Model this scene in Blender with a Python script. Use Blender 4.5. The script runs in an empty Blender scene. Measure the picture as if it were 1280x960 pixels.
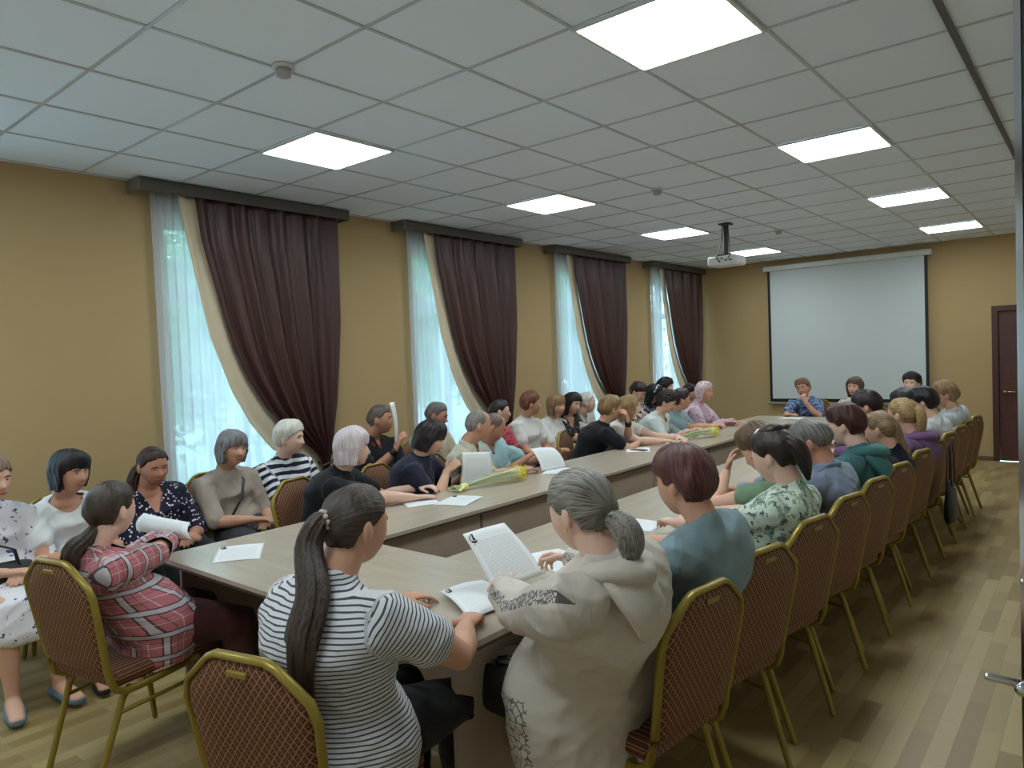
import bpy, math, random
import numpy as np
from mathutils import Vector, Matrix
random.seed(7); rng = np.random.default_rng(7)
SC = bpy.context.scene
COL = SC.collection
PI = math.pi

# ------------------------------------------------------------------ camera, world, exposure
cam = bpy.data.objects.new('camera', bpy.data.cameras.new('camera')); COL.objects.link(cam)
cam.data.lens = 893.6 / 1280 * 36; cam.data.sensor_width = 36; cam.data.clip_start = .02
_r = Vector((0.76958, 0.63737, -0.03898)); _f = Vector((-0.63852, 0.76874, -0.03638)); _u = Vector((0.00678, 0.05289, 0.99858))
_m = Matrix(((_r.x, _u.x, -_f.x), (_r.y, _u.y, -_f.y), (_r.z, _u.z, -_f.z))).to_4x4()
_m.translation = Vector((5.3575, -2.5334, 1.6297)); cam.matrix_world = _m
SC.camera = cam
SC.view_settings.view_transform = 'Standard'; SC.view_settings.look = 'None'
SC.view_settings.gamma = 1; SC.view_settings.use_curve_mapping = False
SC.view_settings.exposure = 0.22
SC.cycles.use_denoising = True
SC.cycles.max_bounces = 8; SC.cycles.diffuse_bounces = 6; SC.cycles.transparent_max_bounces = 10
SC.cycles.sample_clamp_indirect = 4
LAMP = 17
w = bpy.data.worlds.new('world'); SC.world = w; w.use_nodes = True
w.node_tree.nodes['Background'].inputs[0].default_value = (0.52, 0.80, 1.0, 1)
w.node_tree.nodes['Background'].inputs[1].default_value = 5.2

# ------------------------------------------------------------------ helpers
def lin(c):
    c = c / 255.0
    return c / 12.92 if c <= .04045 else ((c + .055) / 1.055) ** 2.4
def rgb(r, g, b): return (lin(r), lin(g), lin(b), 1)

class NT:
    def __init__(s, name, rough=.6, metal=0, spec=.5):
        s.m = bpy.data.materials.new(name); s.m.use_nodes = True; s.t = s.m.node_tree
        s.b = s.t.nodes['Principled BSDF']; s.b.inputs['Roughness'].default_value = rough
        s.b.inputs['Metallic'].default_value = metal; s.b.inputs['Specular IOR Level'].default_value = spec
    def n(s, kind, **kw):
        x = s.t.nodes.new(kind)
        for k, v in kw.items():
            if k.startswith('i_'): 
                k = k[2:]; x.inputs[int(k) if k.isdigit() else k.replace('_', ' ')].default_value = v
            else: setattr(x, k, v)
        return x
    def l(s, a, b): s.t.links.new(a, b)
    def coord(s, attr=None, scale=(1, 1, 1), rot=(0, 0, 0)):
        mp = s.n('ShaderNodeMapping'); mp.inputs['Scale'].default_value = scale; mp.inputs['Rotation'].default_value = rot
        if attr: a = s.n('ShaderNodeAttribute', attribute_name=attr); s.l(a.outputs['Vector'], mp.inputs[0])
        else: a = s.n('ShaderNodeTexCoord'); s.l(a.outputs['Object'], mp.inputs[0])
        return mp.outputs[0]
    def math(s, op, a, b=None, c=None):
        x = s.n('ShaderNodeMath', operation=op)
        for i, v in enumerate((a, b, c)):
            if v is None: continue
            if isinstance(v, (int, float)): x.inputs[i].default_value = v
            else: s.l(v, x.inputs[i])
        return x.outputs[0]
    def mix(s, f, a, b):
        x = s.n('ShaderNodeMix', data_type='RGBA')
        for i, v in ((0, f), (6, a), (7, b)):
            if isinstance(v, (int, float, tuple)): x.inputs[i].default_value = v
            else: s.l(v, x.inputs[i])
        return x.outputs[2]
    def col(s, v):
        if isinstance(v, tuple): s.b.inputs['Base Color'].default_value = v
        else: s.l(v, s.b.inputs['Base Color'])
        return s
    def bump(s, h, strength=.3, dist=.01):
        x = s.n('ShaderNodeBump', i_Strength=strength, i_Distance=dist); s.l(h, x.inputs['Height']); s.l(x.outputs[0], s.b.inputs['Normal']); return s
    def noise(s, vec, scale, detail=2, rough=.5):
        x = s.n('ShaderNodeTexNoise', i_Scale=scale, i_Detail=detail, i_Roughness=rough); s.l(vec, x.inputs['Vector']); return x.outputs[0]
    def vor(s, vec, scale, feature='F1', rand=1):
        x = s.n('ShaderNodeTexVoronoi', feature=feature, i_Scale=scale, i_Randomness=rand); s.l(vec, x.inputs['Vector']); return x
    def sep(s, vec):
        x = s.n('ShaderNodeSeparateXYZ'); s.l(vec, x.inputs[0]); return x.outputs
_mc = {}
def memo(fn):
    def g(*a, **k):
        key = (fn.__name__, a, tuple(sorted(k.items())))
        if key not in _mc: _mc[key] = fn(*a, **k)
        return _mc[key]
    return g
@memo
def plain(name, c, rough=.6, metal=0, spec=.5, var=.06):
    t = NT(name, rough, metal, spec); nz = t.noise(t.coord(), 9, 2)
    d = tuple(x * (1 - var * 2) for x in c[:3]) + (1,); e = tuple(min(1, x * (1 + var)) for x in c[:3]) + (1,)
    t.col(t.mix(nz, d, e)); return t.m
def finish_cloth(t, bump=.35):
    v = t.coord(); a = t.noise(v, 14, 3); b = t.noise(v, 300, 1)
    t.bump(t.math('ADD', a, t.math('MULTIPLY', b, .05)), bump, .02)
    t.b.inputs['Sheen Weight'].default_value = .1
    return t.m
@memo
def cloth(name, c, bump=.4, var=.1):
    t = NT(name, .85, 0, .25); nz = t.noise(t.coord(), 6, 3)
    t.col(t.mix(nz, tuple(x * (1 - var) for x in c[:3]) + (1,), tuple(min(1, x * (1 + var)) for x in c[:3]) + (1,)))
    return finish_cloth(t, bump)
@memo
def stripes(name, base, dark, period, duty):
    t = NT(name, .85, 0, .25); v = t.coord('gc'); y = t.sep(v)[1]
    wob = t.math('MULTIPLY', t.noise(v, 8, 1), period * .5)
    f = t.math('FRACT', t.math('DIVIDE', t.math('ADD', y, wob), period))
    k = t.math('LESS_THAN', f, duty); t.col(t.mix(k, base, dark)); return finish_cloth(t)
@memo
def plaid(name):
    t = NT(name, .85, 0, .25); s = t.sep(t.coord('gc'))
    base = rgb(188, 112, 118)
    def band(c, per, off, wid): return t.math('LESS_THAN', t.math('ABSOLUTE', t.math('SUBTRACT', t.math('FRACT', t.math('ADD', t.math('DIVIDE', c, per), off)), .5)), wid / per / 2)
    col = base
    for c in (s[0], s[1]):
        P = .10
        col = t.mix(t.math('MULTIPLY', band(c, P, 0, .026), .8), col, rgb(52, 46, 58))
        col = t.mix(t.math('MULTIPLY', band(c, P, 0, .016), .8), col, rgb(205, 200, 205))
        col = t.mix(t.math('MULTIPLY', band(c, P, .5, .003), .6), col, rgb(225, 205, 205))
        col = t.mix(t.math('MULTIPLY', band(c, P, .30, .003), .5), col, rgb(60, 50, 60))
    t.col(col); return finish_cloth(t)
@memo
def dots(name, base, spot, scale, size):
    t = NT(name, .8, 0, .25); vo = t.vor(t.coord(), scale); k = t.math('LESS_THAN', vo.outputs['Distance'], size)
    t.col(t.mix(k, base, spot)); return finish_cloth(t)
@memo
def floral(name, base, c1, c2, scale=22, amt=.48, stretch=1.0):
    t = NT(name, .85, 0, .25); v = t.coord(None, (1, 1, stretch), (.5, .3, .2))
    a = t.noise(v, scale, 2, .6); b = t.noise(t.coord(None, (1, 1, 1), (1, 2, .4)), scale * 1.15, 2, .6)
    k1 = t.math('GREATER_THAN', a, 1 - amt + .05); k2 = t.math('GREATER_THAN', b, 1 - amt + .09)
    t.col(t.mix(k2, t.mix(k1, base, c1), c2)); return finish_cloth(t)
@memo
def embroidered(name, base, c1):
    t = NT(name, .8, 0, .25); s = t.sep(t.coord()); v = t.coord(); vo = t.vor(v, 38, 'DISTANCE_TO_EDGE')
    ln = t.math('LESS_THAN', vo.outputs['Distance'], .06)
    reg = t.math('MULTIPLY', t.math('LESS_THAN', s[2], .60), t.math('MULTIPLY', t.math('LESS_THAN', s[0], -.085), t.math('LESS_THAN', t.math('ABSOLUTE', t.math('SUBTRACT', s[1], .03)), .07)))
    g = t.sep(t.coord('gc')); v2 = t.vor(t.coord('gc'), 90, 'DISTANCE_TO_EDGE'); ln2 = t.math('LESS_THAN', v2.outputs['Distance'], .13)
    r2 = t.math('MULTIPLY', t.math('GREATER_THAN', g[2], .5), t.math('LESS_THAN', t.math('ABSOLUTE', t.math('ADD', g[0], .105)), .013))
    k = t.math('MAXIMUM', t.math('MULTIPLY', ln, reg), t.math('MULTIPLY', ln2, r2))
    t.col(t.mix(k, base, c1)); return finish_cloth(t)
@memo
def hairmat(name, c, c2):
    t = NT(name, .42, 0, .4); v = t.coord('hc', (1, 1, 1)); a = t.noise(v, 3.2, 4, .65)
    x = t.mix(a, c, c2); r = t.n('ShaderNodeValToRGB'); t.l(a, r.inputs[0]); r.color_ramp.elements[0].position = .38; r.color_ramp.elements[1].position = .62
    r.color_ramp.elements[0].color = c; r.color_ramp.elements[1].color = c2
    t.col(r.outputs[0]); t.bump(a, .35, .008); return t.m
@memo
def skinmat(name, c):
    t = NT(name, .5, 0, .35); v = t.coord(); a = t.noise(v, 11, 3)
    t.col(t.mix(a, tuple(x * .86 for x in c[:3]) + (1,), (min(1, c[0] * 1.08), c[1] * 1.0, c[2] * .98, 1)))
    t.bump(t.noise(v, 120, 2), .12, .004); t.b.inputs['Subsurface Weight'].default_value = 0; return t.m
@memo
def trellis(name):
    t = NT(name, .6, 0, .4); v = t.coord(None, (1, 1, 1)); s = t.sep(v)
    P = .025
    a = t.math('DIVIDE', t.math('ADD', s[0], t.math('MULTIPLY', s[2], .8)), P); b = t.math('DIVIDE', t.math('SUBTRACT', s[0], t.math('MULTIPLY', s[2], .8)), P)
    fa = t.math('ABSOLUTE', t.math('SUBTRACT', t.math('FRACT', a), .5)); fb = t.math('ABSOLUTE', t.math('SUBTRACT', t.math('FRACT', b), .5))
    edge = t.math('GREATER_THAN', t.math('MAXIMUM', fa, fb), .395)
    dot = t.math('LESS_THAN', t.math('ADD', fa, fb), .13)
    k = t.math('MAXIMUM', edge, dot); nz = t.noise(v, 160, 1)
    t.col(t.mix(k, t.mix(nz, rgb(80, 34, 25), rgb(96, 42, 31)), rgb(150, 114, 78))); t.bump(k, .3, .004); return t.m

SKIN = {'a': rgb(222, 178, 154), 'b': rgb(208, 160, 134), 'c': rgb(230, 192, 172), 'd': rgb(194, 142, 118)}
GOLD = plain('gold_paint', rgb(152, 132, 54), .36, .35, .5, .08)
BLACK = plain('black_plastic', rgb(22, 22, 24), .45)
WHITE = plain('white_plastic', rgb(214, 216, 212), .4)
CHROME = plain('chrome', rgb(205, 205, 208), .12, 1)

def mesh(name, V, F, m, parent=None, smooth=True, attrs=None):
    me = bpy.data.meshes.new(name); me.from_pydata([tuple(map(float, v)) for v in V], [], F if isinstance(F, list) else [list(f) for f in F])
    for k in (m if isinstance(m, (list, tuple)) else [m]): me.materials.append(k)
    me.validate(); me.update()
    o = bpy.data.objects.new(name, me); COL.objects.link(o)
    if smooth: me.polygons.foreach_set('use_smooth', [True] * len(me.polygons))
    if attrs:
        for an, arr in attrs.items():
            at = me.attributes.new(an, 'FLOAT_VECTOR', 'POINT'); at.data.foreach_set('vector', np.asarray(arr, dtype=np.float32).ravel())
    if parent: o.parent = parent
    return o
def tag(o, label=None, cat=None, group=None, kind=None):
    if label: o['label'] = label
    if cat: o['category'] = cat
    if group: o['group'] = group
    if kind: o['kind'] = kind
    return o
def empty(name, loc, rotz=0, label=None, cat=None, group=None):
    o = bpy.data.objects.new(name, None); COL.objects.link(o); o.location = loc; o.rotation_euler = (0, 0, rotz); o.empty_display_size = .1
    return tag(o, label, cat, group)
class MB:
    """collects solids; build() links them as one mesh"""
    def __init__(s): s.V = []; s.F = []
    def add(s, V, F):
        n = len(s.V); s.V += [tuple(v) for v in V]; s.F += [[i + n for i in f] for f in F]; return s
    def box(s, a, b, bev=0):
        x0, y0, z0 = a; x1, y1, z1 = b
        if bev <= 0:
            s.add([(x0, y0, z0), (x1, y0, z0), (x1, y1, z0), (x0, y1, z0), (x0, y0, z1), (x1, y0, z1), (x1, y1, z1), (x0, y1, z1)],
                  [[0, 3, 2, 1], [4, 5, 6, 7], [0, 1, 5, 4], [1, 2, 6, 5], [2, 3, 7, 6], [3, 0, 4, 7]]); return s
        def ring(z, e): return [(x0 + e, y0 + bev, z), (x0 + bev, y0 + e, z), (x1 - bev, y0 + e, z), (x1 - e, y0 + bev, z), (x1 - e, y1 - bev, z), (x1 - bev, y1 - e, z), (x0 + bev, y1 - e, z), (x0 + e, y1 - bev, z)]
        R = [ring(z0, bev), ring(z0 + bev, 0), ring(z1 - bev, 0), ring(z1, bev)]
        # first/last rings use inset corners
        V = sum(R, []); F = [list(range(7, -1, -1)), [24 + i for i in range(8)]]
        for k in range(3):
            for i in range(8): j = (i + 1) % 8; F.append([k * 8 + i, k * 8 + j, k * 8 + 8 + j, k * 8 + 8 + i])
        return s.add(V, F)
    def tube(s, P, R, n=14, side=None, caps=True, ridge=None, open_=False):
        """P points, R list of r or (r_side, r_other); ellipse axis 'side' vector(s)"""
        P = [Vector(p) for p in P]; N = len(P); rows = []
        prev = None
        for i, p in enumerate(P):
            t = (P[min(i + 1, N - 1)] - P[max(i - 1, 0)]).normalized()
            sd = (side[i] if isinstance(side, list) else side) if side is not None else prev
            if sd is None: sd = Vector((1, 0, 0)) if abs(t.x) < .8 else Vector((0, 1, 0))
            sd = Vector(sd); sd = (sd - t * sd.dot(t)); sd = sd.normalized() if sd.length > 1e-6 else t.orthogonal().normalized()
            prev = sd; ot = t.cross(sd)
            r = R[i] if isinstance(R, (list, tuple)) else R
            ra, rb = r if isinstance(r, (tuple, list)) else (r, r)
            rows.append((p, t, sd, ot, ra, rb))
        if caps:
            p, t, sd, ot, ra, rb = rows[0]; k = min(ra, rb)
            rows = [(p - t * k * .85, t, sd, ot, ra * .5, rb * .5), (p - t * k * .5, t, sd, ot, ra * .85, rb * .85)] + rows
            p, t, sd, ot, ra, rb = rows[-1]; k = min(ra, rb)
            rows = rows + [(p + t * k * .5, t, sd, ot, ra * .85, rb * .85), (p + t * k * .85, t, sd, ot, ra * .5, rb * .5)]
        V = []
        for q, (p, t, sd, ot, ra, rb) in enumerate(rows):
            for j in range(n):
                a = 2 * PI * j / n; g = 1 + (ridge(q, a) if ridge else 0)
                V.append(p + sd * (math.cos(a) * ra * g) + ot * (math.sin(a) * rb * g))
        M = len(rows); F = [] if open_ else [list(range(n - 1, -1, -1)), [(M - 1) * n + j for j in range(n)]]
        for q in range(M - 1):
            for j in range(n): k = (j + 1) % n; F.append([q * n + j, q * n + k, (q + 1) * n + k, (q + 1) * n + j])
        return s.add(V, F)
    def ball(s, c, r, mat=None, n=16, m=10):
        c = Vector(c); r = (r, r, r) if isinstance(r, (int, float)) else r; V = []; F = []
        for i in range(m + 1):
            th = PI * i / m
            for j in range(n):
                a = 2 * PI * j / n; v = Vector((r[0] * math.sin(th) * math.cos(a), r[1] * math.sin(th) * math.sin(a), r[2] * math.cos(th)))
                V.append(c + (mat @ v if mat else v))
        for i in range(m):
            for j in range(n): k = (j + 1) % n; F.append([i * n + j, (i + 1) * n + j, (i + 1) * n + k, i * n + k])
        return s.add(V, F)
    def prism(s, poly, d0, d1, axis=2):
        """extrude polygon given as 3D-less pairs along axis"""
        def mk(p, d): q = list(p); q.insert(axis, d); return tuple(q)
        n = len(poly); V = [mk(p, d0) for p in poly] + [mk(p, d1) for p in poly]
        F = [list(range(n - 1, -1, -1)), [n + i for i in range(n)]] + [[i, (i + 1) % n, n + (i + 1) % n, n + i] for i in range(n)]
        return s.add(V, F)
    def build(s, name, m, parent=None, smooth=False, **kw):
        return mesh(name, s.V, s.F, m, parent, smooth, **kw)
def xf(o, M):
    o.data.transform(M); return o

DG = None
def remesh(mb, vox, smooth=3, lap=.5):
    """voxel union of the solids in mb -> vertex array, face array"""
    me = bpy.data.meshes.new('tmp'); me.from_pydata([tuple(v) for v in mb.V], [], mb.F); me.update()
    ob = bpy.data.objects.new('tmp', me); COL.objects.link(ob)
    r = ob.modifiers.new('r', 'REMESH'); r.mode = 'VOXEL'; r.voxel_size = vox; r.adaptivity = 0
    if smooth:
        q = ob.modifiers.new('s', 'SMOOTH'); q.iterations = smooth; q.factor = lap
    dg = bpy.context.evaluated_depsgraph_get(); e = ob.evaluated_get(dg); em = e.to_mesh()
    n = len(em.vertices); V = np.empty(n * 3, np.float32); em.vertices.foreach_get('co', V); V = V.reshape(-1, 3)
    Nn = np.empty(n * 3, np.float32); em.vertices.foreach_get('normal', Nn); Nn = Nn.reshape(-1, 3)
    L = np.empty(len(em.loops), np.int32); em.loops.foreach_get('vertex_index', L)
    cnt = np.empty(len(em.polygons), np.int32); em.polygons.foreach_get('loop_total', cnt)
    st = np.concatenate([[0], np.cumsum(cnt)[:-1]])
    e.to_mesh_clear(); bpy.data.objects.remove(ob); bpy.data.meshes.remove(me)
    quads = st[cnt == 4]; F = L[quads[:, None] + np.arange(4)] if len(quads) else np.zeros((0, 4), int)
    tri = st[cnt == 3]
    if len(tri): T = L[tri[:, None] + np.arange(3)]; F = [list(map(int, f)) for f in F] + [list(map(int, f)) for f in T]; F3 = F
    else: F3 = F
    return V, Nn, F3
def np_mesh(name, V, F, m, parent, attrs=None):
    if not isinstance(F, np.ndarray):
        return mesh(name, V, F, m, parent, True, attrs)
    me = bpy.data.meshes.new(name); nf = len(F)
    me.vertices.add(len(V)); me.vertices.foreach_set('co', np.asarray(V, np.float32).ravel())
    me.loops.add(nf * 4); me.loops.foreach_set('vertex_index', F.astype(np.int32).ravel())
    me.polygons.add(nf); me.polygons.foreach_set('loop_start', np.arange(0, nf * 4, 4, dtype=np.int32))
    me.polygons.foreach_set('use_smooth', np.ones(nf, bool))
    me.materials.append(m); me.update(); me.validate()
    if attrs:
        for an, arr in attrs.items():
            at = me.attributes.new(an, 'FLOAT_VECTOR', 'POINT'); at.data.foreach_set('vector', np.asarray(arr, dtype=np.float32).ravel())
    o = bpy.data.objects.new(name, me); COL.objects.link(o); o.parent = parent; return o

# ------------------------------------------------------------------ the room
X1, Y0, Y1, H = 6.5, -3.1, 8.9, 3.0
WIN0, WP = -.05, 2.46            # first window and the pitch of the windows
WW, WZ0, WZ1 = 1.25, .62, 2.78
wall_t = NT('wall_paint', .75, 0, .3); wv = wall_t.coord()
wall_t.col(wall_t.mix(wall_t.noise(wv, 1.3, 3), rgb(176, 150, 107), rgb(182, 156, 112))); wall_t.bump(wall_t.noise(wv, 90, 3), .12, .01); WALL = wall_t.m
mb = MB(); ys = [Y0 - .2]
for k in range(-1, 4): ys += [WIN0 + WP * k, WIN0 + WP * k + WW]
ys.append(Y1)
for i in range(0, 12, 2): mb.box((-.35, ys[i], 0), (0, ys[i + 1], H + .1))
for k in range(-1, 4):
    a = WIN0 + WP * k; mb.box((-.35, a, 0), (0, a + WW, WZ0)); mb.box((-.35, a, WZ1), (0, a + WW, H + .1))
tag(mb.build('wall_left', WALL), kind='structure')
DX0, DX1, DZ = 4.27, 5.17, 2.0
mb = MB().box((0, Y1, 0), (DX0, Y1 + .2, H + .1)).box((DX1, Y1, 0), (X1, Y1 + .2, H + .1)).box((DX0, Y1, DZ), (DX1, Y1 + .2, H + .1)).box((DX0, Y1 + .15, 0), (DX1, Y1 + .2, DZ))
tag(mb.build('wall_back', WALL), kind='structure')
tag(MB().box((X1, Y0 - .2, 0), (X1 + .2, Y1, H + .1)).build('wall_right', plain('pale_bounce_paint', rgb(222, 218, 210), .75, 0, .3, .02)), kind='structure')  # unseen right and front walls, kept pale to bounce light onto the ceiling
tag(MB().box((0, Y0 - .2, 0), (X1, Y0, H + .1)).build('wall_front', plain('pale_bounce_paint', rgb(222, 218, 210), .75, 0, .3, .02)), kind='structure')
# floor of butcher-block laminate, staves along the room
t = NT('laminate', .42, 0, .45); v = t.coord(None, (1, 1, 1), (0, 0, PI / 2))
def brick(vec, w_, h_, off, c1, c2, mort=.0006):
    b = t.n('ShaderNodeTexBrick', offset=off, squash=1); b.inputs['Scale'].default_value = 1
    b.inputs['Brick Width'].default_value = w_; b.inputs['Row Height'].default_value = h_; b.inputs['Mortar Size'].default_value = mort
    b.inputs['Color1'].default_value = c1; b.inputs['Color2'].default_value = c2; b.inputs['Mortar'].default_value = tuple(x * .6 for x in c1[:3]) + (1,); t.l(vec, b.inputs['Vector']); return b
b1 = brick(v, .40, .075, .37, rgb(140, 116, 74), rgb(186, 166, 118)); b2 = brick(v, .40, .075, .37, (0, 0, 0, 1), (1, 1, 1, 1))
gr = t.noise(t.coord(None, (30, 1.2, 1)), 4, 4, .6); c = t.mix(t.math('MULTIPLY', gr, .32), b1.outputs[0], rgb(160, 140, 96))
t.col(t.mix(t.math('MULTIPLY', t.math('GREATER_THAN', t.noise(v, .8, 1), .9), .0), c, c)); t.bump(b1.outputs['Fac'], -.15, .002)
tag(MB().box((0, Y0, -.1), (X1, Y1, 0)).build('floor', t.m), kind='structure')
# suspended ceiling: tiles and T-bars
t = NT('ceiling_tile', .8, 0, .3); v = t.coord(); t.col(t.mix(t.noise(v, 2, 2), rgb(232, 242, 254), rgb(237, 246, 255))); t.bump(t.noise(v, 220, 2), .15, .004)
tag(MB().box((0, Y0, H), (X1, Y1, H + .08)).build('ceiling', t.m), kind='structure')
BAR = plain('ceiling_bar', rgb(190, 195, 202), .3, .15, .6)
mb = MB(); gx = [.05 + .6 * i for i in range(11)]; gy = [.6 * j for j in range(-5, 15)]
for x in gx: mb.box((x - .0075, Y0, H - .006), (x + .0075, Y1, H))
for y in gy: mb.box((0, y - .0075, H - .0055), (X1, y + .0075, H))
tag(mb.build('trim_1', BAR), kind='structure')
tag(MB().box((4.838, Y0, H - .015), (4.864, Y1, H - .001)).build('trim_2', plain('seam', rgb(100, 98, 100), .6)), kind='structure')
tag(MB().box((0, Y1 - .02, 0), (DX0 - .07, Y1, .06)).box((DX1 + .07, Y1 - .02, 0), (X1, Y1, .06)).build('baseboard_back', plain('skirting', rgb(110, 84, 58), .5)), kind='structure')
tag(MB().box((0, Y0, 0), (.02, Y1, .06)).build('baseboard_left', plain('skirting', rgb(110, 84, 58), .5)), kind='structure')
# door in the back wall
DW = plain('door_wood', rgb(86, 50, 44), .45, 0, .5, .12)
d = tag(MB().box((DX0 + .005, Y1 + .02, .005), (DX1 - .005, Y1 + .06, DZ - .005)).box((DX0 + .14, Y1 + .012, .25), (DX1 - .14, Y1 + .022, .95), .004).box((DX0 + .14, Y1 + .012, 1.1), (DX1 - .14, Y1 + .022, 1.85), .004).build('door_1', DW), kind='structure')
MB().box((DX0 - .07, Y1 - .02, 0), (DX0, Y1 + .06, DZ + .07)).box((DX1, Y1 - .02, 0), (DX1 + .07, Y1 + .06, DZ + .07)).box((DX0, Y1 - .02, DZ), (DX1, Y1 + .06, DZ + .07)).build('door_frame', plain('door_trim', rgb(74, 44, 38), .5), d)
MB().tube([(DX0 + .07, Y1 + .02, .93), (DX0 + .07, Y1 - .04, .93)], .024).tube([(DX0 + .07, Y1 - .035, .93), (DX0 + .18, Y1 - .04, .93)], .009).build('door_handle', plain('brass', rgb(190, 160, 100), .25, .9), d, True)

# windows
FR = plain('window_frame', rgb(205, 215, 222), .4)
gt = NT('glass', .02); gt.b.inputs['Transmission Weight'].default_value = 1; gt.b.inputs['Alpha'].default_value = .12; gt.b.inputs['IOR'].default_value = 1.05; gt.col((.9, 1, 1, 1))
for k in range(-1, 4):  # first one is unseen, added along the same pitch for daylight on the foreground
    a = WIN0 + WP * k; b = a + WW; x0, x1 = -.24, -.18
    mb = MB(); f = .06
    mb.box((x0, a, WZ0), (x1, a + f, WZ1)).box((x0, b - f, WZ0), (x1, b, WZ1)).box((x0, a, WZ0), (x1, b, WZ0 + f)).box((x0, a, WZ1 - f), (x1, b, WZ1))
    mb.box((x0, a, 2.17), (x1, b, 2.26)); mb.box((x0, (a + b) / 2 - .045, WZ0), (x1, (a + b) / 2 + .045, WZ1))
    wn = tag(mb.build('window_%d' % (k + 2), FR), kind='structure')
    MB().box((-.215, a + f, WZ0 + f), (-.209, b - f, WZ1 - f)).build('pane', gt.m, wn)
    MB().box((-.18, a, WZ0 - .02), (.06, b, WZ0 + .015), .004).build('window_sill', FR, wn)

# outside: ground and trees
tag(MB().box((-40, -25, -1.2), (-.36, 45, -1)).build('outside_ground', plain('pale_paving', rgb(150, 172, 160), .9), None), kind='structure')
lt = NT('leaves', .7); lt.col(lt.mix(lt.noise(lt.coord(), 5, 3), rgb(60, 110, 70), rgb(130, 180, 130)))
trk = plain('bark', rgb(90, 78, 66), .9)
def tree(x, y, h, s, label):
    r = empty('tree', (x, y, -1), 0, label, 'tree', 'trees outside the windows')
    MB().tube([(0, 0, 0), (.1, 0, h * .4), (0, .1, h * .8)], [.18, .14, .06]).build('trunk', trk, r, True)
    V = []; F = []; R = np.random.default_rng(int(abs(x * 10 + y * 7)))
    for c in range(95):
        th = R.uniform(0, 2 * PI); ph = R.uniform(-.9, 1.3); rr = s * (.5 + .5 * R.random()); cx, cy, cz = rr * math.cos(th) * math.cos(ph), rr * math.sin(th) * math.cos(ph), h * .6 + rr * 1.25 * math.sin(ph)
        for l in range(60):
            p = np.array([cx, cy, cz]) + R.normal(0, .22 * s, 3) * .6; u = R.normal(0, 1, 3); u /= np.linalg.norm(u); w_ = np.cross(u, R.normal(0, 1, 3)); w_ /= np.linalg.norm(w_)
            n = len(V); L = .11 * s * .5; V += [p - u * L, p + w_ * L * .5, p + u * L, p - w_ * L * .5]; F.append([n, n + 1, n + 2, n + 3])
    mesh('foliage', V, F, lt.m, r, False)
for i, (x, y, h, s) in enumerate([(-4.6, 3.0, 5.0, 1.7), (-5.6, 8.3, 5.5, 1.9), (-6, 14.0, 5, 2.0), (-8.5, 19.5, 6, 2.2), (-12, 6.5, 6.5, 2.4), (-12, 13, 6.5, 2.6)]):
    tree(x, y, h, s, ['pale green leafy tree outside the large first window from the left', 'tall bright tree outside seen through second window', 'light green tree outside beside the third window', 'broad leafy tree outside behind the third window curtain', 'leafy tree outside beyond the fourth window', 'tallest distant tree outside beyond the last window'][i])

# curtains
st = NT('sheer_voile', .8); tb = st.n('ShaderNodeBsdfTransparent'); tl = st.n('ShaderNodeBsdfTranslucent'); df = st.n('ShaderNodeBsdfDiffuse')
tl.inputs[0].default_value = (.86, .9, .95, 1); df.inputs[0].default_value = (.86, .88, .9, 1)
m1 = st.n('ShaderNodeMixShader', i_0=.45); st.l(tl.outputs[0], m1.inputs[1]); st.l(df.outputs[0], m1.inputs[2])
m2 = st.n('ShaderNodeMixShader', i_0=.5); st.l(tb.outputs[0], m2.inputs[1]); st.l(m1.outputs[0], m2.inputs[2])
# denser where the voile is bunched
st.l(m2.outputs[0], st.t.nodes['Material Output'].inputs[0]); SHEER = st.m
dt = NT('brown_satin', .42, 0, .5); v = dt.coord('gc'); nz = dt.noise(v, 3, 3)
dt.col(dt.mix(nz, rgb(44, 26, 26), rgb(86, 52, 46))); dt.bump(dt.noise(v, 7, 4), .4, .03); DRAPE = dt.m
CREAM = cloth('cream_satin', rgb(214, 200, 172), .2, .05)
def surf(fn, nu, nv, thick=0.003):
    V = []; F = []; G = []
    for s_ in (0, 1):
        for i in range(nu + 1):
            for j in range(nv + 1):
                p, g = fn(i / nu, j / nv); V.append((p[0] - thick * s_, p[1], p[2])); G.append(g)
    n = (nu + 1) * (nv + 1)
    for i in range(nu):
        for j in range(nv):
            a = i * (nv + 1) + j; F.append([a, a + 1, a + nv + 2, a + nv + 1]); F.append([n + a, n + a + nv + 1, n + a + nv + 2, n + a + 1])
    for j in range(nv):
        a = j; F.append([a, n + a, n + a + 1, a + 1]); a = nu * (nv + 1) + j; F.append([a, a + 1, n + a + 1, n + a])
    for i in range(nu):
        a = i * (nv + 1); b = a + nv + 1; F.append([a, b, n + b, n + a]); a += nv; b += nv; F.append([a, n + a, n + b, b])
    return V, F, G
def lerp_tab(tab, z):
    for (y0, z0), (y1, z1) in zip(tab, tab[1:]):
        if z <= z0 and z >= z1: k = (z0 - z) / (z0 - z1); return y0 + (y1 - y0) * k
    return tab[-1][0] if z < tab[-1][1] else tab[0][0]
EDGE = [(.12, 2.91), (.15, 2.6), (.22, 2.31), (.29, 2.03), (.37, 1.76), (.48, 1.52), (.62, 1.3), (.80, 1.1), (1.01, .93), (1.10, .84), (1.12, .74), (1.10, .5), (1.06, .06)]
LEDGE = [(.01, 2.91), (.05, 2.65), (.09, 2.42), (.19, 1.89), (.35, 1.45), (.50, 1.18), (.67, .97), (.90, .82), (1.08, .72), (1.08, .5), (1.02, .06)]
REDGE = [(1.40, 2.91), (1.37, 2.0), (1.30, 1.33), (1.21, .84), (1.19, .76), (1.28, .5), (1.32, .06)]
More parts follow.
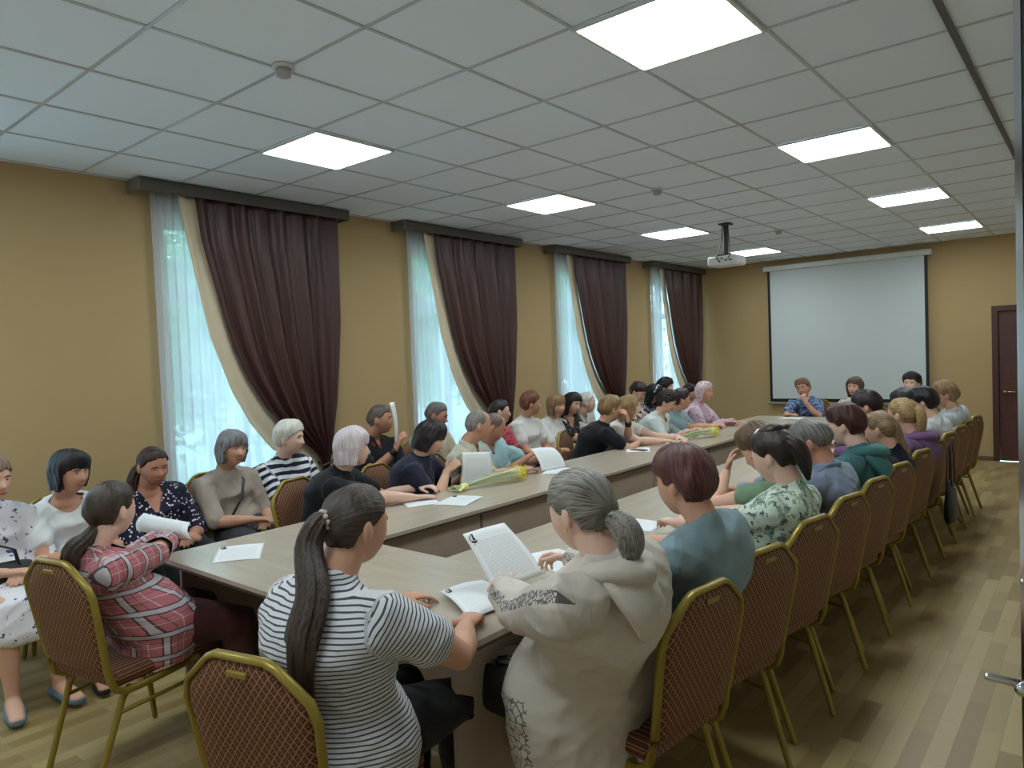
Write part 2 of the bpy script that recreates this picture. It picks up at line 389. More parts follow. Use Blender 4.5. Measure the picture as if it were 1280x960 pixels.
ordw = ['first', 'second', 'third', 'last']; desc = ['beside the leftmost window, nearest the viewer', 'at the second window from the left', 'at the third window from the left', 'at the farthest window by the screen wall', 'at the window behind the left frame edge']
for k in range(-1, 4):
    oy = WP * k
    def sf(u, v_, oy=oy):
        z = 2.93 - 2.88 * v_; u2 = u ** 1.5; y = -.17 + 1.42 * u2
        return (.075 + .022 * math.sin(u * 60 * PI / 2 + .4 * math.sin(v_ * 3)) * (.6 + .4 * v_) , oy + y, z), (u, v_, 0)
    V, F, G = surf(sf, 190, 14, .001)
    tag(mesh('sheer_curtain', V, F, SHEER, None, True, {'gc': G}), 'white translucent voile curtain ' + desc[k], 'sheer curtain', 'white voile curtains')
    if k < 0: continue
    r = empty('drape_curtain', (0, oy, 0), 0, 'dark brown satin drape swept to the right ' + desc[k], 'curtain', 'brown drapes')
    def df_(u, v_):
        z = 2.92 - 2.86 * v_; a = lerp_tab(EDGE, z); b = lerp_tab(REDGE, z); y = a + (b - a) * u
        amp = .022 * min(1, (b - a) / .5 + .25); ph = u * 15 * 2 * PI / 2
        return (.165 + amp * math.sin(ph + .8 * math.sin(v_ * 4 + u * 3)) + .008 * math.sin(u * 71), y, z), (u * 9, v_ * 1.0, 0)
    V, F, G = surf(df_, 130, 60); mesh('drape', V, F, DRAPE, r, True, {'gc': G})
    def lf(u, v_):
        z = 2.92 - 2.86 * v_; a = lerp_tab(LEDGE, z); b = lerp_tab(EDGE, z) + .07; y = a + (b - a) * u
        return (.125 + .012 * math.sin(u * 9 + v_ * 5), y, z), (u, v_, 0)
    V, F, G = surf(lf, 14, 60); mesh('lining', V, F, CREAM, r, True, {'gc': G})
    MB().tube([(.02, 1.30, .92), (.10, 1.12, .80), (.2, 1.10, .77), (.23, 1.16, .79), (.2, 1.23, .82), (.1, 1.26, .88), (.02, 1.31, .93)], .012).build('tieback', DRAPE, r, True)
    p = empty('pelmet', (0, oy, 0), 0, 'long grey-brown curtain pelmet under the ceiling ' + desc[k], 'pelmet', 'curtain pelmets')
    PM = plain('pelmet_wood', rgb(86, 82, 76), .5)
    MB().box((.005, -.29, 2.975), (.2, 1.5, 2.99)).box((.19, -.29, 2.905), (.205, 1.5, 2.99), .004).build('pelmet_board', PM, p)
    for a_ in (-.30, 1.495): MB().box((.005, a_, 2.905), (.2, a_ + .015, 2.99), .003).build('end_cap', plain('pelmet_silver', rgb(120, 118, 112), .35, .4), p)

# ceiling lights
em = NT('lit_diffuser'); em.b.inputs['Emission Color'].default_value = (.86, .97, 1, 1); em.b.inputs['Emission Strength'].default_value = LAMP; em.col((.9, .9, .9, 1))
rowname = ['nearest', 'second', 'third', 'farthest']
for side, lx in (('left', 1.25), ('right', 3.65)):
    for k in (-1, 0, 1, 2, 3):  # first of each row is out of frame, added to brighten the foreground
        y = 2.4 * k; r = empty('ceiling_light', (lx + .3, y + .3, H), 0, 'square white lit ceiling panel, %s in the %s row' % (rowname[k] if k >= 0 else 'above the doorway behind the viewer,', side + '-hand'), 'ceiling light', 'ceiling light panels')
        MB().box((-.3, -.3, -.018), (-.285, .3, -.0065)).box((.285, -.3, -.018), (.3, .3, -.0065)).box((-.285, -.3, -.018), (.285, -.285, -.0065)).box((-.285, .285, -.018), (.285, .3, -.0065)).build('frame', WHITE, r)
        MB().box((-.285, -.285, -.014), (.285, .285, -.008)).build('diffuser', em.m, r)
for i, (x, y) in enumerate([(2.49, -.62), (2.48, 2.93), (2.45, 5.92)]):
    r = empty('smoke_detector', (x, y, H), 0, ['round white smoke detector nearest the viewer on the ceiling', 'small smoke detector in the middle of the ceiling', 'small smoke detector farthest back on the ceiling near projector'][i], 'smoke detector', 'smoke detectors')
    MB().tube([(0, 0, -.004), (0, 0, -.018)], .05, 24, caps=False).build('base', WHITE, r, True)
    MB().tube([(0, 0, -.018), (0, 0, -.05), (0, 0, -.056)], [.036, .032, .02], 24, caps=False).build('sensor_head', plain('grey_plastic', rgb(170, 172, 172), .5), r, True)

# projector
r = empty('projector', (2.2, 5.0, 0), 0, 'white projector hanging from the ceiling on a dark pole', 'projector')
MB().box((-.17, -.13, 2.535), (.17, .13, 2.64), .02).build('body', WHITE, r)
MB().tube([(.1, .13, 2.59), (.1, .155, 2.59)], .035, 20, caps=False).build('lens', BLACK, r, True)
MB().box((-.025, -.02, 2.66), (.025, .02, 2.992), .004).box((-.06, -.06, 2.98), (.06, .06, 2.996), .003).box((-.08, -.07, 2.64), (.08, .07, 2.662), .003).build('mount_pole', plain('dark_mount', rgb(52, 58, 58), .5), r)
MB().tube([(.03, -.02, 2.98), (.045, -.03, 2.8), (.05, -.06, 2.68), (.09, -.12, 2.66), (.07, -.135, 2.6)], .006, 8).tube([(-.03, -.02, 2.98), (-.04, -.03, 2.8), (-.045, -.09, 2.68), (-.06, -.138, 2.62), (-.02, -.14, 2.57)], .006, 8).build('cable', BLACK, r, True)
MB().box((.03, -.134, 2.58), (.06, -.129, 2.595)).box((.08, -.134, 2.58), (.11, -.129, 2.595)).box((-.01, -.134, 2.6), (.01, -.129, 2.615)).build('socket', BLACK, r)
# screen
r = empty('projection_screen', (1.22, 8.84, 0), 0, 'large white pull-down projection screen with black borders on the end wall', 'projection screen')
sm = plain('screen_cloth', rgb(198, 206, 206), .8, 0, .2, .01)
MB().box((.07, -.012, .82), (2.22, -.004, 2.83)).build('screen_fabric', sm, r)
MB().box((.035, -.013, .775), (.075, -.003, 2.83)).box((2.215, -.013, .775), (2.255, -.003, 2.83)).box((.07, -.013, .775), (2.22, -.003, .825)).build('border', BLACK, r)
MB().box((-.02, -.06, 2.83), (2.31, .03, 2.91), .012).build('casing', WHITE, r)
MB().box((.0, -.025, .735), (2.29, .01, .77), .008).build('bottom_bar', plain('bar_grey', rgb(150, 145, 130), .5), r)
# open door leaf beside the viewer
r = empty('door_leaf', (5.2665, -1.33, 0), 0, 'open dark door leaf with bright chrome edge at right of frame', 'door')
e = Vector((.0, .0)); dd = Vector((.62, -.72)).normalized(); nn = Vector((-dd.y, dd.x))
def leafbox(mb, a0, a1, t0, t1, z0, z1):
    P = [dd * a0 + nn * t0, dd * a1 + nn * t0, dd * a1 + nn * t1, dd * a0 + nn * t1]; return mb.prism([(p.x, p.y) for p in P], z0, z1)
leafbox(MB(), .0125, .75, 0, .04, .01, 2.2).build('panel', plain('dark_glossy_door', rgb(34, 30, 36), .2), r)
leafbox(MB(), -.002, .012, -.001, .012, .01, 2.2).build('edge_strip', CHROME, r)
hp = dd * .04
lv = MB().tube([(hp.x, hp.y, 1.158), (hp.x - nn.x * .03, hp.y - nn.y * .03, 1.158)], .010, 14)
lv.tube([(hp.x - .004, hp.y - .0, 1.158), (hp.x - .030, hp.y - .013, 1.163), (hp.x - .062, hp.y - .018, 1.165)], .0055, 12)
lv.build('handle', CHROME, r, True)
MB().tube([(hp.x, hp.y, 1.30), (hp.x - .022, hp.y - .005, 1.301)], .004, 12).build('lock_turn', CHROME, r, True)

# ------------------------------------------------------------------ tables
wt = NT('ash_laminate', .26, 0, .5); v = wt.coord(None, (9, .8, 6)); nz = wt.noise(v, 3, 4, .6)
wt.col(wt.mix(nz, rgb(168, 156, 140), rgb(196, 184, 166))); ASH = wt.m
wt = NT('ash_laminate_cross', .26, 0, .5); v = wt.coord(None, (.8, 9, 6)); nz = wt.noise(v, 3, 4, .6)
wt.col(wt.mix(nz, rgb(168, 156, 140), rgb(196, 184, 166))); ASHX = wt.m
EDGE_M = plain('dark_edge_band', rgb(70, 58, 50), .5)
PANEL = plain('table_panel', rgb(172, 156, 138), .5, 0, .4, .08)
TH = .76
def table(x0, y0, x1, y1, panels, label, m=None):
    r = empty('conference_table', ((x0 + x1) / 2, (y0 + y1) / 2, 0), 0, label, 'table', 'conference tables of the ring'); hx, hy = (x1 - x0) / 2 - .001, (y1 - y0) / 2 - .001
    MB().box((-hx, -hy, TH - .022), (hx, hy, TH), .002).build('tabletop', m or ASH, r)
    MB().box((-hx + .001, -hy + .001, TH - .032), (hx - .001, hy - .001, TH - .0225)).build('edge_band', EDGE_M, r)
    for (a, b, c_, d_) in panels:
        MB().box((-hx + a, -hy + b, .02), (-hx + c_, -hy + d_, TH - .033)).build('side_panel', PANEL, r)
LX0, LX1, RX0, RX1, NY0, NY1, FY0, FY1 = 1.9, 2.56, 3.11, 3.86, -1.05, -.33, 5.75, 6.6
cuts = [NY1, .55, 1.6, 2.65, 3.7, 4.75, FY0]
nm = ['nearest', 'second', 'third', 'fourth', 'fifth', 'farthest']
for i, (a, b) in enumerate(zip(cuts, cuts[1:])):
    L = b - a
    table(LX0, a, LX1, b, [(.60, .01, .62, L - .012), (.08, .01, .60, .03)], 'pale wood table on the window side, %s in the row' % nm[i])
    table(RX0, a, RX1, b, [(.05, .01, .07, L - .012), (.07, .01, .66, .03)], 'pale wood table on the right-hand side, %s in the row' % nm[i])
table(LX0, NY0, 2.83, NY1, [(.05, .08, .07, .66), (.83, .08, .85, .66), (.07, .5, .83, .52)], 'pale wood table across the near left end with loose papers', ASHX)
table(2.83, NY0, RX1, NY1, [(.07, .08, .09, .66), (.93, .08, .95, .66), (.09, .5, .93, .52)], 'pale wood table across the near right end of the ring', ASHX)
table(LX0, FY0, 2.88, FY1, [(.05, .08, .07, .8), (.07, .04, .9, .06)], 'pale wood table across the far end, left half', ASHX)
table(2.88, FY0, RX1, FY1, [(.9, .08, .92, .8), (.04, .04, .9, .06)], 'pale wood table across the far end, right half', ASHX)

# ------------------------------------------------------------------ banquet chair
TREL = trellis('crimson_trellis_upholstery')
def make_chair():
    r = empty('banquet_chair', (0, 0, 0))
    MB().box((-.205, -.2, .395), (.205, .22, .465), .02).build('seat', TREL, r)
    def yb(z): return -.205 - (z - .42) * .17
    prof = [(-.185, .45), (-.2, .49), (-.222, .77), (-.206, .82), (-.115, .895), (-.085, .908), (.085, .908), (.115, .895), (.206, .82), (.222, .77), (.2, .49), (.185, .45)]
    P = [(0, .222, .385), (-.18, .215, .385), (-.2, .18, .382), (-.203, -.08, .372), (-.203, -.15, .374), (-.203, -.19, .395), (-.205, -.208, .44)] + [(x, yb(z), z) for x, z in prof[1:-1]] + [(.205, -.208, .44), (.203, -.19, .395), (.203, -.15, .374), (.203, -.08, .372), (.2, .18, .382), (.18, .215, .385), (0, .222, .385)]
    SD = []
    for a, b, c_ in zip([P[0]] + P[:-1], P, P[1:] + [P[-1]]):
        t_ = (Vector(c_) - Vector(a)).normalized(); ax = Vector((1, 0, 0)) if abs(t_.x) < .6 else Vector((0, 0, 1))
        nrm_ = Vector((0, 1, .17)) if b[2] > .46 else Vector((0, 0, 1)); SD.append(t_.cross(nrm_).normalized() if b[2] > .46 else ax)
    MB().tube(P, [(.010, .015)] * len(P), 10, side=SD).build('frame', GOLD, r, True)
    # upholstered back, rounded both sides
    inner = [(x * .95, .68 + (z - .68) * .965) for x, z in prof]
    V = []; F = []; n = len(inner)
    for s_, d_ in ((1, .012), (-1, .012)):
        for sc, ex in ((1, 0), (.93, .012), (.6, .017), (0.01, .018)):
            for x, z in inner: zz = .68 + (z - .68) * sc; V.append((x * sc, yb(zz) + s_ * (.006 + ex * .9), zz))
    for s_ in (0, 1):
        for k in range(3):
            for i in range(n):
                a = s_ * 4 * n + k * n + i; b = s_ * 4 * n + k * n + (i + 1) % n; f = [a, b, b + n, a + n]; F.append(f if s_ == 0 else f[::-1])
    for i in range(n): a = i; b = (i + 1) % n; F.append([b, a, 4 * n + a, 4 * n + b])
    mesh('backrest', V, F, TREL, r, True)
    for sx in (-1, 1):
        MB().tube([(sx * .185, .19, .378), (sx * .195, .20, .35), (sx * .2, .235, .012)], [.0135, .0135, .0125], 8).build('leg', GOLD, r)
        MB().tube([(sx * .180, -.12, .375), (sx * .180, -.15, .34), (sx * .165, -.265, .012)], [.0135, .0135, .0125], 8).build('leg', GOLD, r)
        MB().tube([(sx * .183, -.165, .29), (sx * .197, .205, .30)], .009, 8).build('stretcher', GOLD, r, True)
    MB().box((-.035, yb(.87) - .026, .862), (.035, yb(.87) - .014, .880), .004).build('hand_slot', GOLD, r)
    return r
chair0 = make_chair(); used = [False]
def copy_tree(o, parent=None):
    c = o.copy(); COL.objects.link(c)
    if parent: c.parent = parent; c.matrix_parent_inverse = Matrix()
    for ch in list(o.children): copy_tree(ch, c)
    return c
def chair(x, y, face, label):
    o = chair0 if not used[0] else copy_tree(chair0); used[0] = True
    o.location = (x, y, 0); o.rotation_euler = (0, 0, math.radians(face - 90)); return tag(o, label, 'chair', 'banquet chairs')

# ------------------------------------------------------------------ people
def head_base(D):
    """unit directions -> base head surface without face detail"""
    P = D * np.array([.076, .094, .114]); x, y, z = P[:, 0].copy(), P[:, 1].copy(), P[:, 2].copy()
    t = np.clip(-z / .114, 0, 1); x *= 1 - .30 * t ** 1.6
    bk = y < 0; y = np.where(bk, y * (1 - .42 * t ** 1.1), y * (1 - .02 * t)); y = np.where(bk, y * 1.04, y)
    fr = np.clip(y, 0, 1); y = np.where(y > 0, .092 * np.tanh(y / .092 * 1.5) / math.tanh(1.5), y)
    return np.stack([x, y, z], 1)
def head_detail(P, male=False):
    x, y, z = P.T; g = lambda a, s: np.exp(-(a / s) ** 2); f = (y > .02)
    ramp = np.clip((.012 - z) / .045, 0, 1) * (1 / (1 + np.exp(-(z + .042) / .0025)))
    dy = g(x, .0115 + .006 * np.clip((.0 - z) / .04, 0, 1)) * ramp * .026
    dy += -.008 * g(np.abs(x) - .031, .014) * g(z - .006, .010)
    dy += .005 * g(z - .026, .009) * g(np.abs(x) - .028, .022)
    dy += .004 * g(np.abs(x) - .042, .018) * g(z + .026, .018)
    dy += .005 * g(x, .024) * g(z + .064, .008) - .003 * g(x, .02) * g(z + .078, .006) + .008 * g(x, .022) * g(z + .098, .014)
    y = np.where(f, y + dy, y); return np.stack([x, y, z], 1)
def sph_dirs(n, m):
    th = np.linspace(0, PI, m + 1); a = np.linspace(0, 2 * PI, n, endpoint=False)
    T, A = np.meshgrid(th, a, indexing='ij'); D = np.stack([np.sin(T) * np.sin(A), np.sin(T) * np.cos(A), np.cos(T)], -1).reshape(-1, 3)
    F = [[i * n + j, i * n + (j + 1) % n, (i + 1) * n + (j + 1) % n, (i + 1) * n + j] for i in range(m) for j in range(n)]
    return D, F
HD, HF = sph_dirs(72, 56)
def sstep(a, b, x): t = np.clip((x - a) / (b - a), 0, 1); return t * t * (3 - 2 * t)
RD, RF = sph_dirs(120, 84)
def hair_mesh(style, seed, vol=1.0):
    """returns verts in head space, faces, flow attribute"""
    D = RD; x, y, z = D.T; az = np.degrees(np.arctan2(np.abs(x), y)); sgn = np.sign(x); el = np.degrees(np.arcsin(np.clip(z, -1, 1)))
    B = head_base(D); R = np.linalg.norm(B, axis=1); r_ = np.random.default_rng(seed); ph = r_.uniform(0, 6, 8)
    fringe = {'bob': 16, 'short': 30, 'crop': 36, 'pulled': 38, 'medium': 22, 'curly': 26, 'balding': 88, 'scarf': 30, 'receding': 52}.get(style, 32)
    f = np.interp(az, [0, 25, 48, 64, 80, 104, 125, 180], {
        'bob': [fringe, fringe, fringe - 4, -8, -80, -80, -85, -85],
        'medium': [fringe + 8, fringe + 2, fringe - 8, -20, -80, -80, -85, -85],
        'short': [fringe, fringe, fringe - 6, 18, 2, 4, -38, -46],
        'curly': [fringe, fringe, fringe - 6, 14, -6, -4, -44, -50],
        'crop': [fringe, fringe, fringe, 26, 8, 12, -28, -36],
        'pulled': [fringe, fringe, 34, 22, 6, 8, -34, -42],
        'balding': [88, 88, 80, 30, 8, 10, -28, -38],
        'receding': [52, 52, 50, 26, 8, 12, -28, -38],
        'scarf': [fringe, fringe, 24, -10, -50, -60, -80, -85]}[style])
    wob = 2.2 * np.sin(np.radians(az * sgn) * 9 + ph[0]) + 1.4 * np.sin(np.radians(az * sgn) * 23 + ph[7]) + 3.0 * np.sin(np.radians(az * sgn) * 2.3 + ph[5])
    dd = el - f + wob * .7
    msk = sstep(-3.0, 3.0, dd)
    th = {'bob': .020, 'medium': .018, 'short': .020, 'curly': .028, 'crop': .008, 'pulled': .009, 'balding': .006, 'receding': .006, 'scarf': .015}[style] * vol
    th0 = th
    th = th * (1 + .25 * np.clip(z, 0, 1) + .18 * np.clip(-y, 0, 1)) * (.30 + .70 * sstep(0, 34, dd)) + .002
    RH = R + th
    if style in ('bob', 'medium', 'scarf'):
        zl = {'bob': .108, 'medium': .155, 'scarf': .13}[style]
        De = np.stack([np.sin(np.radians(az)) , np.cos(np.radians(az)), az * 0], 1); R0 = np.linalg.norm(head_base(De), axis=1) + th0 * (1 + .18 * np.clip(-De[:, 1], 0, 1))
        cz = np.cos(np.radians(np.clip(el, -89, 89))); sz = np.abs(np.sin(np.radians(np.minimum(el, -1))))
        zl2 = zl * (1 + .05 * np.sin(np.radians(az * sgn) * 7 + ph[6]))
        lim = np.minimum(R0 / np.maximum(cz, .05), zl2 / np.maximum(sz, .02)); lim = lim * (1 - .16 * np.clip(-el / 60, 0, 1) ** 2)
        RH = np.where(el < 0, lim, RH)
    RH = RH + min(1, th0 / .014) * (.0035 * np.sin(x * 7 + ph[2] + y * 2) * np.sin(z * 6 + ph[3]) + .0025 * np.sin(y * 8 + ph[4] + 3 * x))
    # strand ridges running from the crown
    fl = np.degrees(np.arctan2(x, y)); rid = np.sin(np.radians(fl) * 31 + ph[1] + 2 * np.sin(el / 17 + ph[2])) * .5 + np.sin(np.radians(fl) * 17 + ph[3] + 3 * np.sin(el / 23 + ph[4]))
    amp = {'scarf': .0006, 'curly': .002, 'crop': .0004, 'balding': .0003, 'receding': .0004, 'pulled': .0006}.get(style, .0012)
    RH = RH + rid * amp
    if style == 'curly': RH = RH + .006 * np.sin(x * 22 + ph[5] + 2 * np.sin(y * 9)) * np.sin(z * 20 + ph[6] + 2 * np.sin(x * 8))
    RR = R * .86 * (1 - msk) + RH * msk
    V = D * RR[:, None]
    hc = np.stack([np.radians(fl) * 5.0, el / 90 * .55, z * 0 + seed % 17], 1)
    if style == 'pulled': # strands sweep backwards, banded by height over the ear
        hc = np.stack([np.degrees(np.arctan2(z, np.abs(x))) / 9, y * .7, z * 0 + seed % 17], 1)
    return V, RF, hc
def ik(a, w_, L1, L2, pole):
    a, w_ = Vector(a), Vector(w_); d_ = w_ - a; D = d_.length; M = (L1 + L2) * .985
    if D > M: w_ = a + d_ * (M / D); d_ = w_ - a; D = M
    u = d_.normalized(); k = (L1 * L1 - L2 * L2 + D * D) / (2 * D); h = math.sqrt(max(0, L1 * L1 - k * k))
    p = Vector(pole); p = (p - u * p.dot(u)).normalized(); return a + u * k + p * h, w_
def hand(mb, wr, dr, nrm, side, curl, s):
    """wr wrist, dr finger direction, nrm out of the back of the hand, side +1: thumb toward cross(dr,nrm)"""
    dr = Vector(dr).normalized(); nrm = Vector(nrm); nrm = (nrm - dr * nrm.dot(dr)).normalized(); lat = dr.cross(nrm) * side
    mb.tube([wr - dr * .02 * s, wr + dr * .015 * s, wr + dr * .05 * s, wr + dr * .088 * s], [(.024 * s, .018 * s), (.030 * s, .017 * s), (.038 * s, .0145 * s), (.038 * s, .011 * s)], 14, side=lat)
    for i, (o, L, sp) in enumerate(((.030, .072, .10), (.010, .080, .03), (-.010, .074, -.04), (-.029, .058, -.12))):
        p = wr + dr * .084 * s + lat * o * s; d_ = (dr + lat * sp).normalized(); P = [p - d_ * .012 * s, p]; a = 0; c_ = curl * (1 + .12 * i)
        for j, fr_ in enumerate((.44, .31, .25)):
            a += c_ * (.55, .9, .6)[j]; q = d_ * math.cos(a) - nrm * math.sin(a); P.append(P[-1] + q * L * fr_ * s)
        mb.tube(P, [.0092 * s, .0090 * s, .0082 * s, .0075 * s, .0066 * s], 10)
    p = wr + dr * .022 * s + lat * .024 * s; d1 = (dr * .62 + lat * .72 - nrm * .3).normalized(); d2 = (dr * .95 + lat * .25 - nrm * (.2 + curl * .4)).normalized()
    mb.tube([p, p + d1 * .038 * s, p + d1 * .038 * s + d2 * .03 * s, p + d1 * .038 * s + d2 * .055 * s], [.0135 * s, .0115 * s, .0098 * s, .0082 * s], 10)
EYE_W = plain('eye_white', rgb(220, 214, 206), .25); EYE_I = plain('eye_iris', rgb(52, 40, 34), .2); LIP = plain('lips', rgb(168, 92, 86), .45)
def seg_dist(V, a, b):
    a = np.array(a); b = np.array(b); ab = b - a; t = ((V - a) @ ab) / (ab @ ab); c_ = a + np.clip(t, 0, 1)[:, None] * ab
    return np.linalg.norm(V - c_, axis=1), t
PEOPLE = {}
def person(key, label, hip, face, head, yaw, pitch=0, roll=0, hands='lap', style='short', hairc=(60, 50, 45), hairc2=None, skin='a',
           top=None, sleeve='short', neck='crew', bottom=None, skirt=False, shoes=(40, 40, 45), bulk=1.0, vol=1.0, vox=.0075, hem=0, glasses=False,
           male=False, curl=.5, knee=.0, legdir=0, seatz=.485, extra=None, hs=1.0, tilt=0, lowdetail=False, brow=(70, 55, 45), group=None, belly=0, legs=None):
    root = empty('person', (hip[0], hip[1], 0), math.radians(face - 90), label, 'person', group)
    ca, sa = math.cos(math.radians(face - 90)), math.sin(math.radians(face - 90))
    def toL(p): dx, dy = p[0] - hip[0], p[1] - hip[1]; return Vector((dx * ca + dy * sa, -dx * sa + dy * ca, p[2]))
    HC = toL(head); s = .97
    ry = math.radians(yaw - face)
    HM = Matrix.Rotation(ry, 3, 'Z') @ Matrix.Rotation(math.radians(-pitch), 3, 'X') @ Matrix.Rotation(math.radians(roll), 3, 'Y')
    hsz = .96 * hs
    P0 = Vector((0, -.02, seatz + .085)); occ = HC + HM @ Vector((0, -.028, -.03)) * hsz
    NB = HC + Vector((0, -.052, -.150)) + HM @ Vector((0, -.03, -.0))
    N_ = NB - P0; mid = P0 + N_ * .5 + Vector((0, -.05 - .03 * (N_.z < .42), 0))
    def spine(t): return P0 * (1 - t) ** 2 + mid * 2 * t * (1 - t) + NB * t ** 2
    tw = math.radians(tilt); sh = Vector((math.cos(tw), math.sin(tw), 0)); sh = (sh + Vector((0, 0, 0))).normalized()
    W = bulk; fem = 0 if male else 1
    prof = [(-.09, .150, .115), (0, .175 + .006 * fem, .125), (.15, .168, .120), (.33, .150 + belly * .3, .112 + belly), (.5, .148, .112 + belly * .6), (.68, .160, .118 + .012 * fem), (.80, .180 + .008 * (1 - fem), .106), (.90, .166 + .01 * (1 - fem), .086), (.965, .112, .068)]
    def rw(q): return q * (W if q > .1 else (1 + W) / 2)
    T = [spine(max(t, 0)) + (Vector((0, 0, -.07)) if t < 0 else Vector()) for t, _, _ in prof]
    sidev = [sh if t > .4 else Vector((1, 0, 0)).lerp(sh, max(0, t) / .4) for t, _, _ in prof]
    def torso(mb, g, a=0, b=99, gb=None):
        idx = list(range(a, min(b, len(prof)))); mb.tube([T[i] for i in idx], [(rw(prof[i][1]) + g, rw(prof[i][2]) + g) for i in idx], 28, side=[sidev[i] for i in idx], caps=False)
    # limbs
    SJ = {}; 
    for k, sx in (('L', -1), ('R', 1)):
        SJ[k] = NB + Vector((0, 0, -.066)) + sh * sx * (.160 + .014 * (1 - fem)) * (1 + W) / 2 + Vector((0, .005, 0))
    defaults = {'lap': ((-.06, .30, .645), (.06, .32, .665)), 'table': ((-.13, .56, .80), (.14, .52, .80)), 'table_near': ((-.10, .44, .80), (.12, .42, .80))}
    if isinstance(hands, str): hw = {'L': Vector(defaults[hands][0]), 'R': Vector(defaults[hands][1])}; hd = {'L': Vector((.75, .6, -.05)), 'R': Vector((-.75, .6, -.05))}; hn = {'L': Vector((0, 0, 1)), 'R': Vector((0, 0, 1))}; cu = {'L': curl, 'R': curl}; pol = {'L': Vector((-.7, -.4, -1)), 'R': Vector((.7, -.4, -1))}
    else:
        hw = {}; hd = {}; hn = {}; cu = {}; pol = {}
        for k, sx in (('L', -1), ('R', 1)):
            h_ = hands.get(k, {}) if isinstance(hands.get(k, {}), dict) else {'d': hands[k]}
            df0 = defaults[h_.get('d', 'lap')][0 if k == 'L' else 1]
            hw[k] = toL(h_['w']) if 'w' in h_ else Vector(df0)
            rr = Matrix.Rotation(-math.radians(face - 90), 3, 'Z')
            hd[k] = rr @ Vector(h_['dir']) if 'dir' in h_ else Vector((-sx * .75, .6, -.05)); hn[k] = rr @ Vector(h_['n']) if 'n' in h_ else Vector((0, 0, 1))
            cu[k] = h_.get('curl', curl); pol[k] = rr @ Vector(h_['pole']) if 'pole' in h_ else Vector((sx * .7, -.4, -1))
    EL = {}; WR = {}
    for k in 'LR': EL[k], WR[k] = ik(SJ[k], hw[k], .275 * s, .25 * s, pol[k])
    AW = (.6 + .4 * W)
    def arm(mb, k, g, t1=2.0, flare=0):
        a, e_, w_ = SJ[k], EL[k], WR[k]; inn = a.lerp(NB + Vector((0, 0, -.08)), .35)
        pts = [inn, a, a.lerp(e_, .3), a.lerp(e_, .65), e_, e_.lerp(w_, .3), e_.lerp(w_, .7), w_]; tv = [-.2, 0, .3, .65, 1, 1.3, 1.7, 2.0]
        rad = [.050, .056, .052, .045, .038, .041, .031, .0235]
        P = []; R = []
        for p, q, r_ in zip(pts, tv, rad):
            if q <= t1 + 1e-6: P.append(p); R.append(r_ * (AW if q < 1.9 else 1) + g)
        if t1 < 2 and t1 not in tv:
            i = [q for q in range(8) if tv[q] > t1][0]; f_ = (t1 - tv[i - 1]) / (tv[i] - tv[i - 1]); P.append(pts[i - 1].lerp(pts[i], f_)); R.append((rad[i - 1] + (rad[i] - rad[i - 1]) * f_) * AW + g + flare)
        mb.tube(P, R, 18)
    legs_ = {}
    for i_, (k, sx) in enumerate((('L', -1), ('R', 1))):
        hj = P0 + Vector((sx * .09, .03, -.005)); lo = legs[k] if legs else {}
        rr = Matrix.Rotation(-math.radians(face - 90), 3, 'Z')
        kn = toL(lo['knee']) if 'knee' in lo else Vector((sx * .11 + legdir, .43 + knee, seatz + .03)); an = toL(lo['ankle']) if 'ankle' in lo else Vector((sx * .10 + legdir, .43 + knee + .03, .095)); ft = toL(lo['toe']) if 'toe' in lo else an + Vector((sx * .03, .17, -.055))
        legs_[k] = (hj, kn, an, ft)
    def leg(mb, k, g, cut=2.0, gk=0):
        hj, kn, an, ft = legs_[k]; W2 = (.5 + .5 * W)
        pts = [hj - Vector((0, .03, 0)), hj.lerp(kn, .35), hj.lerp(kn, .75), kn, kn.lerp(an, .12), kn.lerp(an, .4), kn.lerp(an, .8), an]; rd = [.088, .086, .070, .058, .054, .056, .038, .034]
        tv = [0, .35, .75, 1, 1.12, 1.4, 1.8, 2.0]; P = [p for p, q in zip(pts, tv) if q <= cut + 1e-6]; mb.tube(P, [r_ * W2 + g for r_, q in zip(rd, tv) if q <= cut + 1e-6], 16)
    # ---- body
    mb = MB(); torso(mb, -.006)
    mb.tube([NB + Vector((0, 0, -.03)), NB + Vector((0, .006, .02)), occ + Vector((0, 0, -.03)), occ + Vector((0, 0, .01))], [(.085, .062), (.057 + .004 * (1 - fem), .056), (.057, .057), (.052, .052)], 18, side=Vector((1, 0, 0)))
    D = head_detail(head_base(HD), male); HMn = np.array(HM) * hsz
    mb.add([Vector(v_) for v_ in (D @ HMn.T + np.array(HC))], HF)
    for sx in (-1, 1):
        em_ = HM @ Matrix.Rotation(sx * .25, 3, 'Z'); mb.ball(HC + HM @ (Vector((sx * .0800, -.010, -.004)) * hsz), (.0105, .019, .032), em_, 12, 8)
    for k, sx in (('L', -1), ('R', 1)):
        arm(mb, k, 0); fd = (WR[k] - EL[k]).normalized(); hdir = (hd[k].normalized() * .75 + fd * .45).normalized()
        hand(mb, WR[k], hdir, hn[k], -sx if True else sx, cu[k], s * (1.08 if male else 1.0))
        leg(mb, k, -.004); hj, kn, an, ft = legs_[k]; mb.tube([an + Vector((0, 0, -.02)), an.lerp(ft, .4) + Vector((0, 0, -.01)), ft], [(.034, .034), (.038, .028), (.032, .018)], 14, side=Vector((1, 0, 0)))
    V, Nn, F = remesh(mb, vox, 1); np_mesh('body', V, F, skinmat('skin_' + skin, SKIN[skin]), root)
    # ---- face
    vis = not lowdetail
    def hp(v_): return HC + HM @ (Vector(v_) * hsz)
